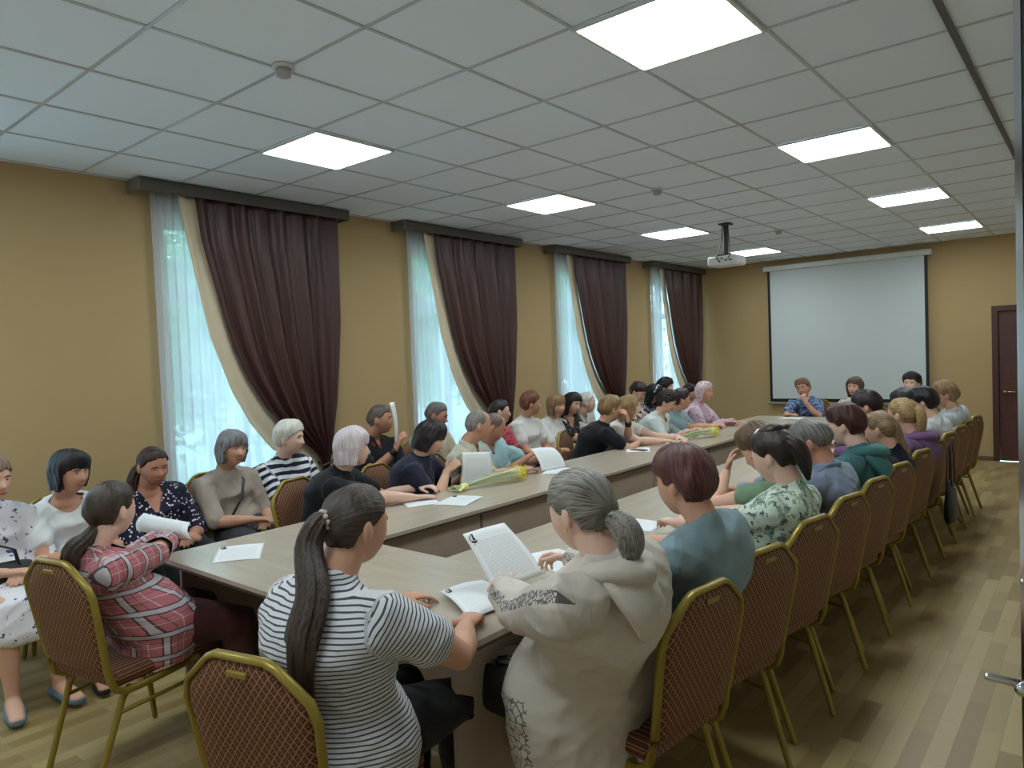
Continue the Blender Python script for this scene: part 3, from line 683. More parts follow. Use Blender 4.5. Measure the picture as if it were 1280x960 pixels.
    def fs(x, z, off):
        t_ = max(0, -z / .114); dx = x / .076 / (1 - .30 * t_ ** 1.6); dz = z / .114; dy = math.sqrt(max(.01, 1 - dx * dx - dz * dz))
        q_ = head_detail(head_base(np.array([[dx, dy, dz]])))[0]; return hp((x, q_[1] + off, z))
    if vis:
        for sx in (-1, 1):
            o = MB().ball(fs(sx * .031, .005, -.0036), (.0135 * hsz, .0085 * hsz, .0066 * hsz), HM, 14, 10); no = len(o.F)
            o.ball(fs(sx * .031, .005, .0016), (.0058 * hsz, .0042 * hsz, .0058 * hsz), HM, 12, 8)
            ob = mesh('eye', o.V, o.F, [EYE_W, EYE_I], root)
            ob.data.polygons.foreach_set('material_index', [0] * no + [1] * (len(ob.data.polygons) - no))
            MB().tube([fs(sx * .014, .0225, .0005), fs(sx * .022, .0255, .001), fs(sx * .032, .0265, .001), fs(sx * .042, .0245, .001), fs(sx * .050, .0200, .0)], [.0020, .0032, .0032, .0026, .0015], 8).build('eyebrow', plain('brow%d' % brow[0], rgb(*brow), .8), root, True)
        MB().tube([fs(-.025, -.064, 0), fs(-.013, -.0625, -.001), fs(0, -.0635, -.001), fs(.013, -.0625, -.001), fs(.025, -.064, 0)], [(.0028, .0022), (.0045, .0062), (.0045, .0066), (.0045, .0062), (.0028, .0022)], 10, side=Vector(HM @ Vector((0, 1, 0)))).build('lips', LIP, root, True)
    # ---- hair
    hc2 = hairc2 or tuple(min(255, int(c_ * 1.45 + 10)) for c_ in hairc)
    seed = abs(hash(key)) % 97 if False else sum(ord(c_) * (i + 3) for i, c_ in enumerate(key)) % 97
    HMAT = hairmat('hair_%s' % key, rgb(*hairc), rgb(*hc2)) if style != 'scarf' else floral('scarf_cloth', rgb(214, 190, 198), rgb(170, 110, 130), rgb(235, 225, 228), 30, .45)
    HV, HFc, hcx = hair_mesh(style, seed, vol); HVw = HV @ HMn.T + np.array(HC)
    hn_ = 'headscarf' if style == 'scarf' else 'hair'
    mesh(hn_, HVw, HFc, HMAT, root, True, {'hc': hcx})
    # ---- clothing
    def gcoords(V):
        best = np.full(len(V), 9.); G = np.zeros((len(V), 3), np.float32)
        for i in range(len(T) - 1):
            d_, t_ = seg_dist(V, T[i], T[i + 1]); d_ = d_ - .13 * W; m_ = d_ < best; best = np.where(m_, d_, best)
            ax = np.array(T[i]) + t_[:, None] * (np.array(T[i + 1]) - np.array(T[i])); ang = np.arctan2(V[:, 0] - ax[:, 0], V[:, 1] - ax[:, 1])
            G[m_, 0] = (ang * .15)[m_]; G[m_, 1] = V[m_, 2]
        for k in 'LR':
            acc = 0
            for a, b in ((SJ[k], EL[k]), (EL[k], WR[k])):
                d_, t_ = seg_dist(V, a, b); d_ = d_ - .05; m_ = d_ < best - .012; best = np.where(m_, d_, best); L = (b - a).length
                dirv = np.array((b - a).normalized()); e1 = np.cross(dirv, [0.1, .3, .95]); e1 /= np.linalg.norm(e1); e2 = np.cross(dirv, e1); ax = np.array(a) + t_[:, None] * (np.array(b) - np.array(a)); q = V - ax
                G[m_, 0] = (np.arctan2(q @ e1, q @ e2) * .05)[m_]; G[m_, 1] = (acc + t_ * L)[m_]; G[m_, 2] = 1; acc += L
        return G
    def wrinkle(V, Nn, amp):
        ph = np.array([seed * .7, seed * 1.3, seed * .37])
        a = np.sin(V @ np.array([9, 14, 31.]) + ph[0] + 2.2 * np.sin(V @ np.array([13, -7, 9.]) + ph[1])); b = np.sin(V @ np.array([-31, 17, 23.]) + ph[2] + 2 * np.sin(V @ np.array([7, 15, -11.]) + ph[0]))
        c_ = np.sin(V @ np.array([23, -29, 12.]) + ph[1] + 1.5 * np.sin(V @ np.array([-9, 9, 17.])))
        d_ = (1 - np.abs(a)) ** 1.5 + .7 * (1 - np.abs(b)) ** 1.5 + .4 * c_ - .7
        return V + Nn * (d_ * amp)[:, None]
    jac = extra and 'jacket' in extra
    def garment(name, mb, mat, amp=.0032, cutneck=False, v=.011):
        V, Nn, F = remesh(mb, v, 4)
        V = wrinkle(V, Nn, amp)
        if cutneck:
            def hf(V_):
                q = V_ - np.array(NB)
                if neck == 'v': h_ = np.minimum(np.minimum(-.155 + np.abs(q[:, 0]) * 2.2 - q[:, 2], 9) * .42, 9)
                elif neck == 'scoop': h_ = -.075 + np.abs(q[:, 0]) ** 2 * 9 - q[:, 2]
                elif neck in ('polo', 'collar'): h_ = (-.10 + np.abs(q[:, 0]) * 3.0 - q[:, 2]) * .32
                else: return q[:, 0] * 0 + 1
                return np.where(q[:, 1] > .0, h_, np.abs(h_) + .01)
            h = hf(V)
            if isinstance(F, np.ndarray) and (h < 0).any():
                e_ = 1e-4; g = np.stack([(hf(V + np.eye(3)[i] * e_) - h) / e_ for i in range(3)], 1); g -= (g * Nn).sum(1)[:, None] * Nn
                ins = h < 0; F = F[~ins[F].all(axis=1)]
                us = np.zeros(len(V), bool); us[F.ravel()] = True; mv = us & ins & (np.abs(h) < .02)
                V[mv] -= (g * (h / np.maximum((g * g).sum(1), .05))[:, None])[mv]
        return np_mesh(name, V, F, mat, root, {'gc': gcoords(V)})
    if top is not None:
        mb = MB(); g0 = .016 if not jac else .026
        a0 = 1
        prof_g = []
        mb.tube([T[i] + (Vector((0, 0, -.045 - hem * .3)) if i == 0 else Vector()) for i in range(0, 9)] + [T[8] + (T[8] - T[7]).normalized() * .016], [(rw(prof[i][1]) + g0 + (.012 + hem * .12 if i < 3 else 0), rw(prof[i][2]) + g0 + (.014 + hem * .05 if i < 3 else 0)) for i in range(0, 9)] + [(rw(prof[8][1]), rw(prof[8][2]))], 28, side=sidev + [sidev[-1]], caps=False)
        mb.tube([T[7], NB + Vector((0, 0, -.012)), NB + Vector((0, .002, .016))], [(.150, .088), (.105, .084), (.064 + .004 * (1 - fem), .062)], 20, side=sh)
        mb.tube([NB + Vector((0, 0, -.05)), NB + Vector((0, .004, .012))], [(.104, .082), (.067 + .004 * (1 - fem), .066)], 20, side=Vector((1, 0, 0)))
        t1 = {'none': None, 'cap': .28, 'short': .58, 'elbow': .95, 'three': 1.4, 'long': 1.93}[sleeve]
        if t1:
            for k in 'LR': arm(mb, k, g0 * .9 + (.006 if t1 > 1 else .002), t1, .008 if t1 < 1.5 else .001)
        if hem > .1:   # jacket or tunic skirt lying over the thighs
            for k in 'LR':
                hj, kn, an, ft = legs_[k]; mb.tube([hj - Vector((0, .05, .0)), hj.lerp(kn, min(.8, hem * 1.6))], [.105 * (.5 + .5 * W), .098 * (.5 + .5 * W)], 16)
        garment('top', mb, top, .0046 if not jac else .0052, True)
        if neck in ('polo', 'collar'):
            cm = (extra or {}).get('collar', top)
            for sx in (-1, 1):
                MB().tube([NB + Vector((sx * .004, -.062, .03)), NB + Vector((sx * .05, -.035, .028)), NB + Vector((sx * .062, .012, .006)), NB + Vector((sx * .048, .06, -.028)), NB + Vector((sx * .022, .082, -.06))], [(.006, .016), (.006, .018), (.006, .02), (.006, .022), (.005, .02)], 10, side=Vector((0, 1, .2))).build('collar', cm, root, True)
        if neck == 'hood':
            MB().tube([NB + Vector((.07, .07, -.035)), NB + Vector((.088, .0, .0)), NB + Vector((.06, -.075, .01)), NB + Vector((0, -.105, .0)), NB + Vector((-.06, -.075, .01)), NB + Vector((-.088, .0, .0)), NB + Vector((-.07, .07, -.035))], [(.02, .02), (.028, .03), (.036, .045), (.042, .06), (.036, .045), (.028, .03), (.02, .02)], 16, side=Vector((0, 0, 1))).build('hood', (extra or {}).get('hoodmat', top), root, True)
            MB().tube([NB + Vector((0, -.06, -.01)), NB + Vector((0, -.13, -.10)), NB + Vector((0, -.125, -.17))], [(.10, .05), (.085, .04), (.03, .018)], 18, side=Vector((1, 0, 0))).build('hood', (extra or {}).get('hoodmat', top), root, True)
    if bottom is not None:
        mb = MB()
        if skirt:
            (h1, k1, _, _), (h2, k2, _, _) = legs_['L'], legs_['R']; c0 = (h1 + h2) / 2; c1 = (k1 + k2) / 2; wd = (k1 - k2).length / 2
            mb.tube([P0 + Vector((0, -.04, 0)), c0.lerp(c1, .3), c0.lerp(c1, .75), c1 + Vector((0, .03, -.01)), c1 + Vector((0, .055, -.13))], [(.185 * W, .11), (.19 * W, .105), (.165 * W, .09), (wd + .075, .075), (wd + .085, .055)], 26, side=Vector((1, 0, 0)))
        else:
            torso(mb, .008, 0, 3)
            for k in 'LR': leg(mb, k, .010, 1.8)
        garment('skirt' if skirt else 'trousers', mb, bottom, .003)
    for k in 'LR':
        hj, kn, an, ft = legs_[k]; f2 = (ft - an); f2.z = 0; f2.normalize(); hl = an - f2 * .045; hl.z = .04; tp = an + f2 * .17; tp.z = .034
        lat = Vector((-f2.y, f2.x, 0)); o = MB().tube([hl, hl.lerp(tp, .3) + Vector((0, 0, .012)), hl.lerp(tp, .65), tp], [(.036, .032), (.040, .040), (.046, .030), (.034, .022)], 18, side=lat)
        o.build('shoe', plain('shoe%d_%d' % (shoes[0], shoes[2]), rgb(*shoes), .6), root, True)
        sole = root.children[-1] if False else None
    if glasses:
        o = MB()
        for sx in (-1, 1):
            o.tube([hp((sx * .032 + .02 * math.cos(a), .094, .004 + .015 * math.sin(a))) for a in [i * PI / 6 for i in range(13)]], .0015, 6, caps=False)
            o.tube([hp((sx * .052, .092, .008)), hp((sx * .078, .0, .006))], .0015, 6)
        o.tube([hp((-.012, .096, .006)), hp((.012, .096, .006))], .0015, 6); o.build('glasses', plain('glasses_frame', rgb(70, 30, 28) if glasses == 'red' else rgb(30, 30, 34), .3), root, True)
    PEOPLE[key] = dict(root=root, HC=HC, HM=HM, hsz=hsz, NB=NB, WR=WR, EL=EL, SJ=SJ, toL=toL, hp=hp, HMAT=HMAT, T=T, legs=legs_)
    return PEOPLE[key]
def smooth_path(P, R, k=4):
    P = [Vector(p_) for p_ in P]; R = [Vector(r_) for r_ in R]; oP = []; oR = []
    def cr(a, b, c, d, t): return .5 * ((2 * b) + (c - a) * t + (2 * a - 5 * b + 4 * c - d) * t * t + (3 * b - a - 3 * c + d) * t ** 3)
    for i in range(len(P) - 1):
        for j in range(k):
            t = j / k
            for L_, o in ((P, oP), (R, oR)): o.append(cr(L_[max(i - 1, 0)], L_[i], L_[i + 1], L_[min(i + 2, len(P) - 1)], t))
    oP.append(P[-1]); oR.append(R[-1]); return oP, [tuple(r_) for r_ in oR]
def strand_tail(p, pts, rad, name='ponytail', n=22, lumps=9):
    """ridged tapering tail of hair; points in person space"""
    pts, rad = smooth_path(pts, rad); o = MB().tube(pts, rad, n * 2, ridge=lambda q, a: .09 * math.sin(a * lumps + q * .12) + .05 * math.sin(a * 17 - q * .2))
    hc = []
    for v_ in o.V: hc.append(((v_[0] * 90), v_[2] * .9 + 3, v_[1] * 60))
    return mesh(name, o.V, o.F, p['HMAT'], p['root'], True, {'hc': hc})

# ------------------------------------------------------------------ papers, bouquets and small things
PAPER = NT('printed_paper', .7, 0, .3); s_ = PAPER.sep(PAPER.coord('gc'))
ln = PAPER.math('LESS_THAN', PAPER.math('FRACT', PAPER.math('MULTIPLY', s_[1], 34)), .45)
wd = PAPER.math('GREATER_THAN', PAPER.noise(PAPER.coord('gc', (60, 26, 1)), 1.0, 1), .38)
inn = PAPER.math('MULTIPLY', PAPER.math('LESS_THAN', PAPER.math('ABSOLUTE', PAPER.math('SUBTRACT', s_[0], .5)), .40), PAPER.math('LESS_THAN', PAPER.math('ABSOLUTE', PAPER.math('SUBTRACT', s_[1], .46)), .36))
PAPER.col(PAPER.mix(PAPER.math('MULTIPLY', PAPER.math('MULTIPLY', ln, wd), PAPER.math('MULTIPLY', inn, .26)), rgb(238, 240, 242), rgb(90, 92, 98))); PAPERM = PAPER.m
INK = plain('ink', rgb(24, 28, 36), .6)
def paper(tl, tr, br, bl, label, bend=.006, emblem=False, up=(0, 0, 1)):
    tl, tr, br, bl = map(Vector, (tl, tr, br, bl)); c = (tl + tr + br + bl) / 4; nn_ = ((tr - tl).cross(bl - tl)).normalized()
    if nn_.dot(Vector(up)) < 0: nn_ = -nn_
    def pt(u, v_): return (tl * (1 - u) + tr * u) * (1 - v_) + (bl * (1 - u) + br * u) * v_ - c + nn_ * (bend * (math.cos((v_ - .5) * PI) + .5 * math.cos((u - .5) * 4)))
    V = []; F = []; G = []; n = 10
    for s2 in (0, 1):
        for i in range(n + 1):
            for j in range(n + 1): V.append(pt(i / n, j / n) - nn_ * .0006 * s2); G.append((i / n, 1 - j / n, 0))
    m_ = (n + 1) ** 2
    for i in range(n):
        for j in range(n): a = i * (n + 1) + j; F += [[a, a + 1, a + n + 2, a + n + 1], [m_ + a, m_ + a + n + 1, m_ + a + n + 2, m_ + a + 1]]
    for i in range(n):
        for (a, b) in ((i, i + 1), (n * (n + 1) + i + 1, n * (n + 1) + i), ((i + 1) * (n + 1), i * (n + 1)), (i * (n + 1) + n, (i + 1) * (n + 1) + n)): F.append([a, m_ + a, m_ + b, b])
    o = mesh('paper_sheet', V, F, PAPERM, None, True, {'gc': G}); o.location = c; tag(o, label, 'paper', 'printed sheets')
    if emblem:
        e = MB(); cu_, cv = .14, .13
        eu = (tr - tl).normalized(); ev = (tl - bl).normalized(); p0 = pt(cu_, cv) + nn_ * .001; w0 = (tr - tl).length * .085
        ring = [p0 + eu * (w0 * math.cos(a)) + ev * (w0 * math.sin(a)) for a in [i * PI / 9 for i in range(4, 16)]]
        e.tube(ring, [.0009, .002] * 6, 6, side=nn_)
        e.tube([p0 + eu * w0 * .1 + ev * w0 * 1.0, p0 + ev * w0 * .3, p0 + eu * w0 * .05 - ev * w0 * .3], [(.0012, .003), (.0012, .004), (.0012, .007)], 8, side=nn_)
        e.tube([p0 - eu * w0 * .75 - ev * w0 * .45, p0 - ev * w0 * .75, p0 + eu * w0 * .75 - ev * w0 * .45], [(.0009, .002), (.0009, .0045), (.0009, .002)], 8, side=nn_)
        e.tube([p0 - eu * w0 * .8 - ev * w0 * 1.35, p0 + eu * w0 * .8 - ev * w0 * 1.35], [(.0008, .0014)] * 2, 6, side=nn_)
        e.build('emblem', INK, o, True)
    return o
def flatpaper(cx, cy, ang, label, z=.7612, emblem=True, bend=.004, w_=.21, h_=.297):
    a = math.radians(ang); u = Vector((math.cos(a), math.sin(a), 0)); v_ = Vector((-u.y, u.x, 0)); c = Vector((cx, cy, z))
    return paper(c - u * w_ / 2 + v_ * h_ / 2, c + u * w_ / 2 + v_ * h_ / 2, c + u * w_ / 2 - v_ * h_ / 2, c - u * w_ / 2 - v_ * h_ / 2, label, bend, emblem)
CELL = NT('cellophane', .08); CELL.b.inputs['Alpha'].default_value = .36; CELL.col(rgb(235, 238, 190)); CELLM = CELL.m
def bouquet(x, y, ang, L, label):
    r = empty('flower_bouquet', (x, y, .762), math.radians(ang), label, 'bouquet', 'wrapped bouquets')
    R = random.Random(int(x * 100))
    def rg(q, a): return .16 * math.sin(a * 5 + q) + .08 * math.sin(a * 9 - q * 2)
    MB().tube([(0, 0, .022), (L * .12, 0, .018), (L * .2, 0, .02), (L * .5, 0, .045), (L * .8, 0, .050), (L * .9, 0, .055)], [(.05, .02), (.022, .016), (.02, .016), (.045, .030), (.06, .042), (.068, .05)], 36, side=Vector((0, 1, 0)), ridge=rg, caps=False, open_=True).build('cellophane_wrap', CELLM, r, True)
    MB().tube([(L * .14, 0, .02), (L * .17, 0, .02)], [.027, .027], 16).tube([(L * .15, .0, .035), (L * .08, .04, .03), (L * .02, .07, .012)], [(.012, .002)] * 3, 8).tube([(L * .15, .0, .035), (L * .1, -.04, .03), (L * .03, -.06, .012)], [(.012, .002)] * 3, 8).build('ribbon', plain('ribbon', rgb(232, 226, 140), .4), r, True)
    GR = plain('stem_green', rgb(70, 112, 60), .6); YL = plain('petal_yellow', rgb(236, 222, 60), .6); YC = plain('flower_centre', rgb(190, 200, 70), .7)
    for i in range(5):
        dy = (i - 2) * .024; dz = .05 + .018 * (i % 2); ex = L * (.86 + .05 * (i % 3))
        MB().tube([(.0, dy * .2, .02), (L * .5, dy * .7, dz * .7), (ex, dy, dz)], .0028, 6).build('stem', GR, r, True)
        f = MB()
        for k in range(16):
            a = k * 2.4; rr = .012 + .0024 * k; ax = Vector((.35 * 1, math.cos(a), math.sin(a))); base = Vector((ex + .012 - k * .0012, dy, dz))
            f.tube([base, base + ax.normalized() * rr * .8, base + ax.normalized() * rr * 1.35 + Vector((.004, 0, 0))], [(.003, .0012), (.006, .0016), (.003, .001)], 6, side=Vector((0, -math.sin(a), math.cos(a))))
        f.build('flower', YL, r, True)
    lf = MB()
    for i in range(12):
        b = Vector((L * (.38 + .035 * i), R.uniform(-.03, .03), R.uniform(.03, .07))); d_ = Vector((.05, R.uniform(-.035, .035), R.uniform(-.01, .02)))
        lf.tube([b, b + d_ * .5, b + d_], [(.003, .001), (.011, .0015), (.001, .0008)], 6, side=Vector((0, .7, .7)))
    lf.build('leaves', GR, r, True)

# ------------------------------------------------------------------ the people
SATIN = cloth('navy_satin', rgb(40, 42, 62), .35)
def wl(*p): return p
WG = 'people on the chairs along the window wall'; TG = 'people seated at the window side of the table'; RG = 'people seated at the right side of the table'
NAVYT = cloth('navy_trousers', rgb(34, 36, 46)); BLK = cloth('black_cloth', rgb(26, 26, 31)); JEAN = cloth('jeans', rgb(58, 74, 104)); GREYT = cloth('grey_trousers', rgb(62, 62, 68))
def L(key, hy, head, yaw, label, clabel, **k):
    k.setdefault('bottom', BLK); k.setdefault('group', WG)
    p = person(key, label, (k.pop('hx', .84), hy), k.pop('face', 0), head, yaw, **k); chair(.80, hy, 0, clabel); return p
def T(key, hy, head, yaw, label, clabel, **k):
    k.setdefault('bottom', BLK); k.setdefault('hands', 'table'); k.setdefault('group', TG); hx = k.pop('hx', 1.67); f = k.pop('face', 0)
    k.setdefault('knee', -.08)
    p = person(key, label, (hx, hy), f, head, yaw, **k); chair(k.pop('cx', 1.63), hy, k.pop('cf', 0) or f * .5, clabel); return p
def R(key, hy, cy, head, yaw, label, clabel, **k):
    k.setdefault('bottom', NAVYT); k.setdefault('hands', 'table_near'); k.setdefault('group', RG); hx = k.pop('hx', 4.07); f = k.pop('face', 176)
    k.setdefault('knee', -.06); cf = k.pop('cf', 169); k.setdefault('lowdetail', True)
    p = person(key, label, (hx, hy), f, head, yaw, **k); chair(4.135, cy, cf, clabel); return p

# wall row
L('L0', -1.40, (.93, -1.44, 1.10), 20, 'person in white and blue floral dress and slip-on shoes, at left frame edge', 'banquet chair at left frame edge under the person in floral dress',
  style='short', hairc=(110, 90, 80), top=floral('blue_floral', rgb(228, 226, 232), rgb(70, 86, 140), rgb(190, 150, 170), 24, .42), bottom=floral('blue_floral', rgb(228, 226, 232), rgb(70, 86, 140), rgb(190, 150, 170), 24, .42), skirt=True, shoes=(110, 140, 165), bulk=1.12, sleeve='elbow', hands={'L': {'d': 'lap', 'dir': (.4, -.9, 0)}, 'R': {'d': 'lap', 'dir': (.4, .9, 0)}})
L('L1', -1.02, (.92, -1.07, 1.09), 22, 'person with black bob and white short-sleeved T-shirt, by the wall', 'banquet chair under the person with black bob', style='bob', hairc=(16, 13, 16), hairc2=(40, 34, 40),
  top=floral('white_printed', rgb(226, 230, 232), rgb(190, 200, 206), rgb(236, 238, 240), 18, .3), neck='scoop', skin='b', pitch=4, bottom=GREYT)
L('L2', -.56, (.92, -.62, 1.06), 2, 'person with dark tied-back hair in navy blouse with white dots', 'banquet chair under the person in dotted navy blouse', style='pulled', hairc=(38, 24, 22), hairc2=(72, 46, 40), skin='d',
  top=dots('navy_dots', rgb(28, 30, 52), rgb(226, 214, 226), 46, .30), neck='v', sleeve='elbow', bulk=1.22, pitch=12, roll=4)
L('L3', -.06, (.92, -.11, 1.10), 8, 'person with short grey hair in taupe T-shirt with thin black strap', 'banquet chair under the person in taupe T-shirt', style='bob', vol=.9, hairc=(96, 94, 98), hairc2=(150, 148, 150), skin='b',
  top=cloth('taupe_tee', rgb(166, 154, 142)), sleeve='elbow', bulk=1.12, roll=-5, bottom=GREYT)
L('L4', .42, (.92, .33, 1.12), 32, 'person with short white hair in navy and white striped top', 'banquet chair under the person in navy striped top', style='short', vol=1.3, hairc=(196, 192, 182), hairc2=(232, 228, 218), skin='c',
  top=stripes('navy_stripe', rgb(228, 230, 234), rgb(30, 34, 58), .052, .5), sleeve='three', bulk=1.15, bottom=cloth('pale_jeans', rgb(104, 122, 140)))
L('L6', 1.20, (.92, 1.15, 1.18), 38, 'man in black polo shirt shading his face with a rolled white paper', 'banquet chair under the man in black polo with raised paper', style='crop', hairc=(74, 64, 58), hairc2=(110, 98, 90), skin='d', male=True, bulk=1.12,
  top=BLK, neck='polo', extra={'collar': cloth('red_trim', rgb(120, 36, 40))}, hands={'L': {'d': 'lap'}, 'R': {'w': (1.20, 1.055, .965), 'dir': (.1, .1, 1), 'n': (-.3, -1, 0), 'pole': (.3, -.3, -1), 'curl': .5}})
L('L7', 1.86, (.92, 1.77, 1.16), 38, 'man with thinning hair and glasses in cream shirt looking down, behind black-haired woman', 'banquet chair under the man with glasses in cream shirt', style='crop', hairc=(84, 78, 74), hairc2=(128, 120, 114), skin='d', male=True, pitch=14, glasses=True,
  top=cloth('cream_shirt', rgb(206, 196, 172)), neck='collar', sleeve='elbow')
L('L11', 2.66, (.92, 2.61, 1.12), 45, 'person with dark tied hair in red checked shirt, behind the bald men', 'banquet chair under the person in red checked shirt', style='pulled', hairc=(30, 22, 24), skin='a', top=floral('red_check', rgb(188, 70, 80), rgb(214, 120, 124), rgb(120, 40, 50), 60, .5), sleeve='long', neck='collar')
L('L12', 3.14, (.92, 3.09, 1.16), 50, 'person with short auburn-brown hair and white T-shirt in profile', 'banquet chair under the person with auburn hair', style='short', hairc=(84, 48, 34), hairc2=(128, 80, 56), skin='b', top=floral('white_sparse', rgb(222, 220, 216), rgb(120, 120, 124), rgb(228, 226, 222), 16, .32), bulk=1.1)
L('L13', 3.60, (.92, 3.52, 1.11), -8, 'smiling person with light brown hair in white T-shirt with gold print', 'banquet chair under the smiling person in white T-shirt', style='bob', vol=.8, hairc=(120, 88, 58), hairc2=(160, 126, 88), skin='b', top=floral('white_gold', rgb(226, 224, 218), rgb(196, 186, 150), rgb(230, 228, 222), 16, .36), bulk=1.2, bottom=JEAN, roll=4)
L('L14', 4.02, (.92, 3.81, 1.11), -6, 'person with black fringe and dark dotted V-neck dress', 'banquet chair under the person with black fringe', style='medium', vol=.9, hairc=(18, 15, 17), skin='a', top=dots('black_dots', rgb(28, 27, 30), rgb(190, 184, 176), 60, .24), neck='v', pitch=10, roll=-8)
L('L15', 4.42, (.92, 4.09, 1.10), 35, 'person with white cropped hair in pale shirt near the third window', 'banquet chair under the person with white cropped hair', style='crop', hairc=(190, 186, 180), hairc2=(220, 216, 210), skin='c', top=cloth('pale_shirt', rgb(206, 204, 198)), neck='collar')
L('L18', 5.26, (.92, 5.23, 1.15), 5, 'person with dark short hair looking down in black and white patterned top', 'banquet chair under the person in black and white top', style='short', hairc=(34, 22, 22), skin='a', pitch=26, top=floral('bw_pattern', rgb(224, 206, 196), rgb(30, 28, 34), rgb(236, 226, 222), 20, .5))
L('L19', 5.68, (.92, 5.63, 1.10), 12, 'person with white headband over black hair, hand to face', 'banquet chair under the person with white headband', style='medium', hairc=(16, 14, 17), skin='a', pitch=16, top=floral('bw_pattern2', rgb(40, 42, 50), rgb(210, 208, 212), rgb(90, 90, 100), 24, .45),
  hands={'L': {'d': 'lap'}, 'R': {'w': (1.10, 5.60, .96), 'dir': (-.2, 0, 1), 'n': (1, 0, 0), 'curl': .6}})
L('L20', 6.1, (.92, 5.96, 1.16), 20, 'person with curly black hair in front of the fourth window', 'banquet chair under the person with curly black hair', style='curly', hairc=(20, 16, 18), skin='a', top=BLK)
L('L23', 6.72, (.92, 6.65, 1.05), 15, 'dark-haired person looking down behind the headscarf wearer', 'banquet chair under the dark-haired person beside the last drape', style='short', hairc=(28, 20, 20), skin='b', pitch=14, top=cloth('dark_green', rgb(52, 60, 52)))
# window side of the table
T('T5', .14, (1.78, .21, 1.11), 52, 'person with wavy lilac-white hair in black top, forearm on the table', 'banquet chair behind the person with lilac-white hair', face=32, hx=1.60, style='bob', vol=1.15, hairc=(186, 172, 178), hairc2=(222, 208, 212), skin='c', top=BLK, bulk=1.1,
  hands={'R': {'w': (2.06, .45, .79), 'dir': (.35, 1, 0), 'curl': .1, 'pole': (.4, -1, -.3)}, 'L': {'w': (1.85, .68, .8), 'dir': (1, .2, 0)}})
T('T8', .78, (1.78, .87, 1.10), 36, 'person with black bob in dark navy satin blouse holding papers upright', 'banquet chair under the person in navy satin blouse', face=25, style='bob', hairc=(20, 16, 18), hairc2=(44, 34, 36), pitch=22, skin='a', top=SATIN, sleeve='elbow', bulk=1.12,
  hands={'R': {'w': (1.90, .90, .88), 'dir': (.35, 1, .3), 'curl': .5, 'n': (.6, -.3, .8), 'pole': (.2, -.8, -1)}, 'L': {'w': (1.86, 1.14, .83), 'dir': (.1, .3, .9), 'n': (-.8, .2, .2), 'curl': .4}})
T('T9', 1.32, (1.80, 1.34, 1.14), 58, 'bald man in beige short-sleeved shirt, nearer of the two bald men', 'banquet chair under the bald man in beige shirt', face=22, style='balding', hairc=(110, 104, 100), hairc2=(150, 144, 138), skin='b', male=True, top=cloth('beige_shirt', rgb(204, 200, 180)), sleeve='elbow', neck='collar', pitch=6,
  hands={'R': {'w': (2.02, 1.55, .80), 'dir': (.4, 1, 0), 'curl': .4}, 'L': {'w': (1.97, 1.50, .80), 'dir': (.8, -.3, 0), 'curl': .4}})
T('T10', 1.84, (1.66, 1.66, 1.09), 50, 'bald man in light blue shirt bent over his papers, farther of two bald men', 'banquet chair under the bald man in light blue shirt', style='balding', hairc=(90, 74, 66), skin='d', male=True, pitch=28, top=cloth('aqua_shirt', rgb(168, 204, 212)), neck='collar', hands={'R': {'w': (1.90, 1.74, .84), 'dir': (.2, .9, .5)}, 'L': {'w': (1.94, 2.12, .84), 'dir': (.5, -.6, .5)}})
T('T16', 3.10, (1.78, 3.20, 1.11), 62, 'person with short brown-blonde hair in black T-shirt leaning on the hand', 'banquet chair behind the person in black T-shirt leaning on hand', face=38, hx=1.58, style='short', vol=1.2, hairc=(86, 60, 40), hairc2=(160, 128, 84), skin='b', top=BLK, bulk=1.08, pitch=6,
  hands={'R': {'w': (1.98, 3.36, .79), 'dir': (.5, 1, 0), 'curl': .3, 'pole': (.4, -1, -.3)}, 'L': {'w': (1.93, 3.27, .99), 'dir': (-.35, -.2, 1), 'n': (1, .3, 0), 'curl': .7, 'pole': (1, .9, -1)}})
T('T17', 3.62, (1.78, 3.53, 1.10), 42, 'smiling person with long light brown hair, sunglasses on head and white top', 'banquet chair under the person with sunglasses on head', style='medium', vol=.9, hairc=(116, 88, 60), hairc2=(176, 144, 100), skin='c', top=cloth('white_top', rgb(226, 222, 214)), sleeve='cap')
T('T21', 4.24, (1.78, 4.32, 1.10), 20, 'person with curly black hair and red glasses in white blouse', 'banquet chair under the person with red glasses', face=12, style='curly', vol=.8, hairc=(26, 18, 20), skin='a', pitch=22, top=cloth('white_blouse', rgb(208, 218, 216)), neck='scoop', sleeve='three', glasses='red', bulk=1.15,
  hands={'R': {'w': (2.02, 4.22, .80), 'dir': (.6, .8, 0)}, 'L': {'w': (2.02, 4.50, .80), 'dir': (.6, -.6, 0)}})
T('T22', 4.80, (1.78, 4.66, 1.10), 42, 'person with dark cropped hair in pale teal top, arms on the table', 'banquet chair under the person in pale teal top', style='short', vol=.8, hairc=(36, 26, 26), skin='b', top=cloth('pale_teal', rgb(148, 176, 180)), bulk=1.05,
  hands={'R': {'w': (2.06, 4.86, .80), 'dir': (.4, 1, 0)}, 'L': {'w': (2.0, 5.0, .80), 'dir': (.8, -.2, 0)}})
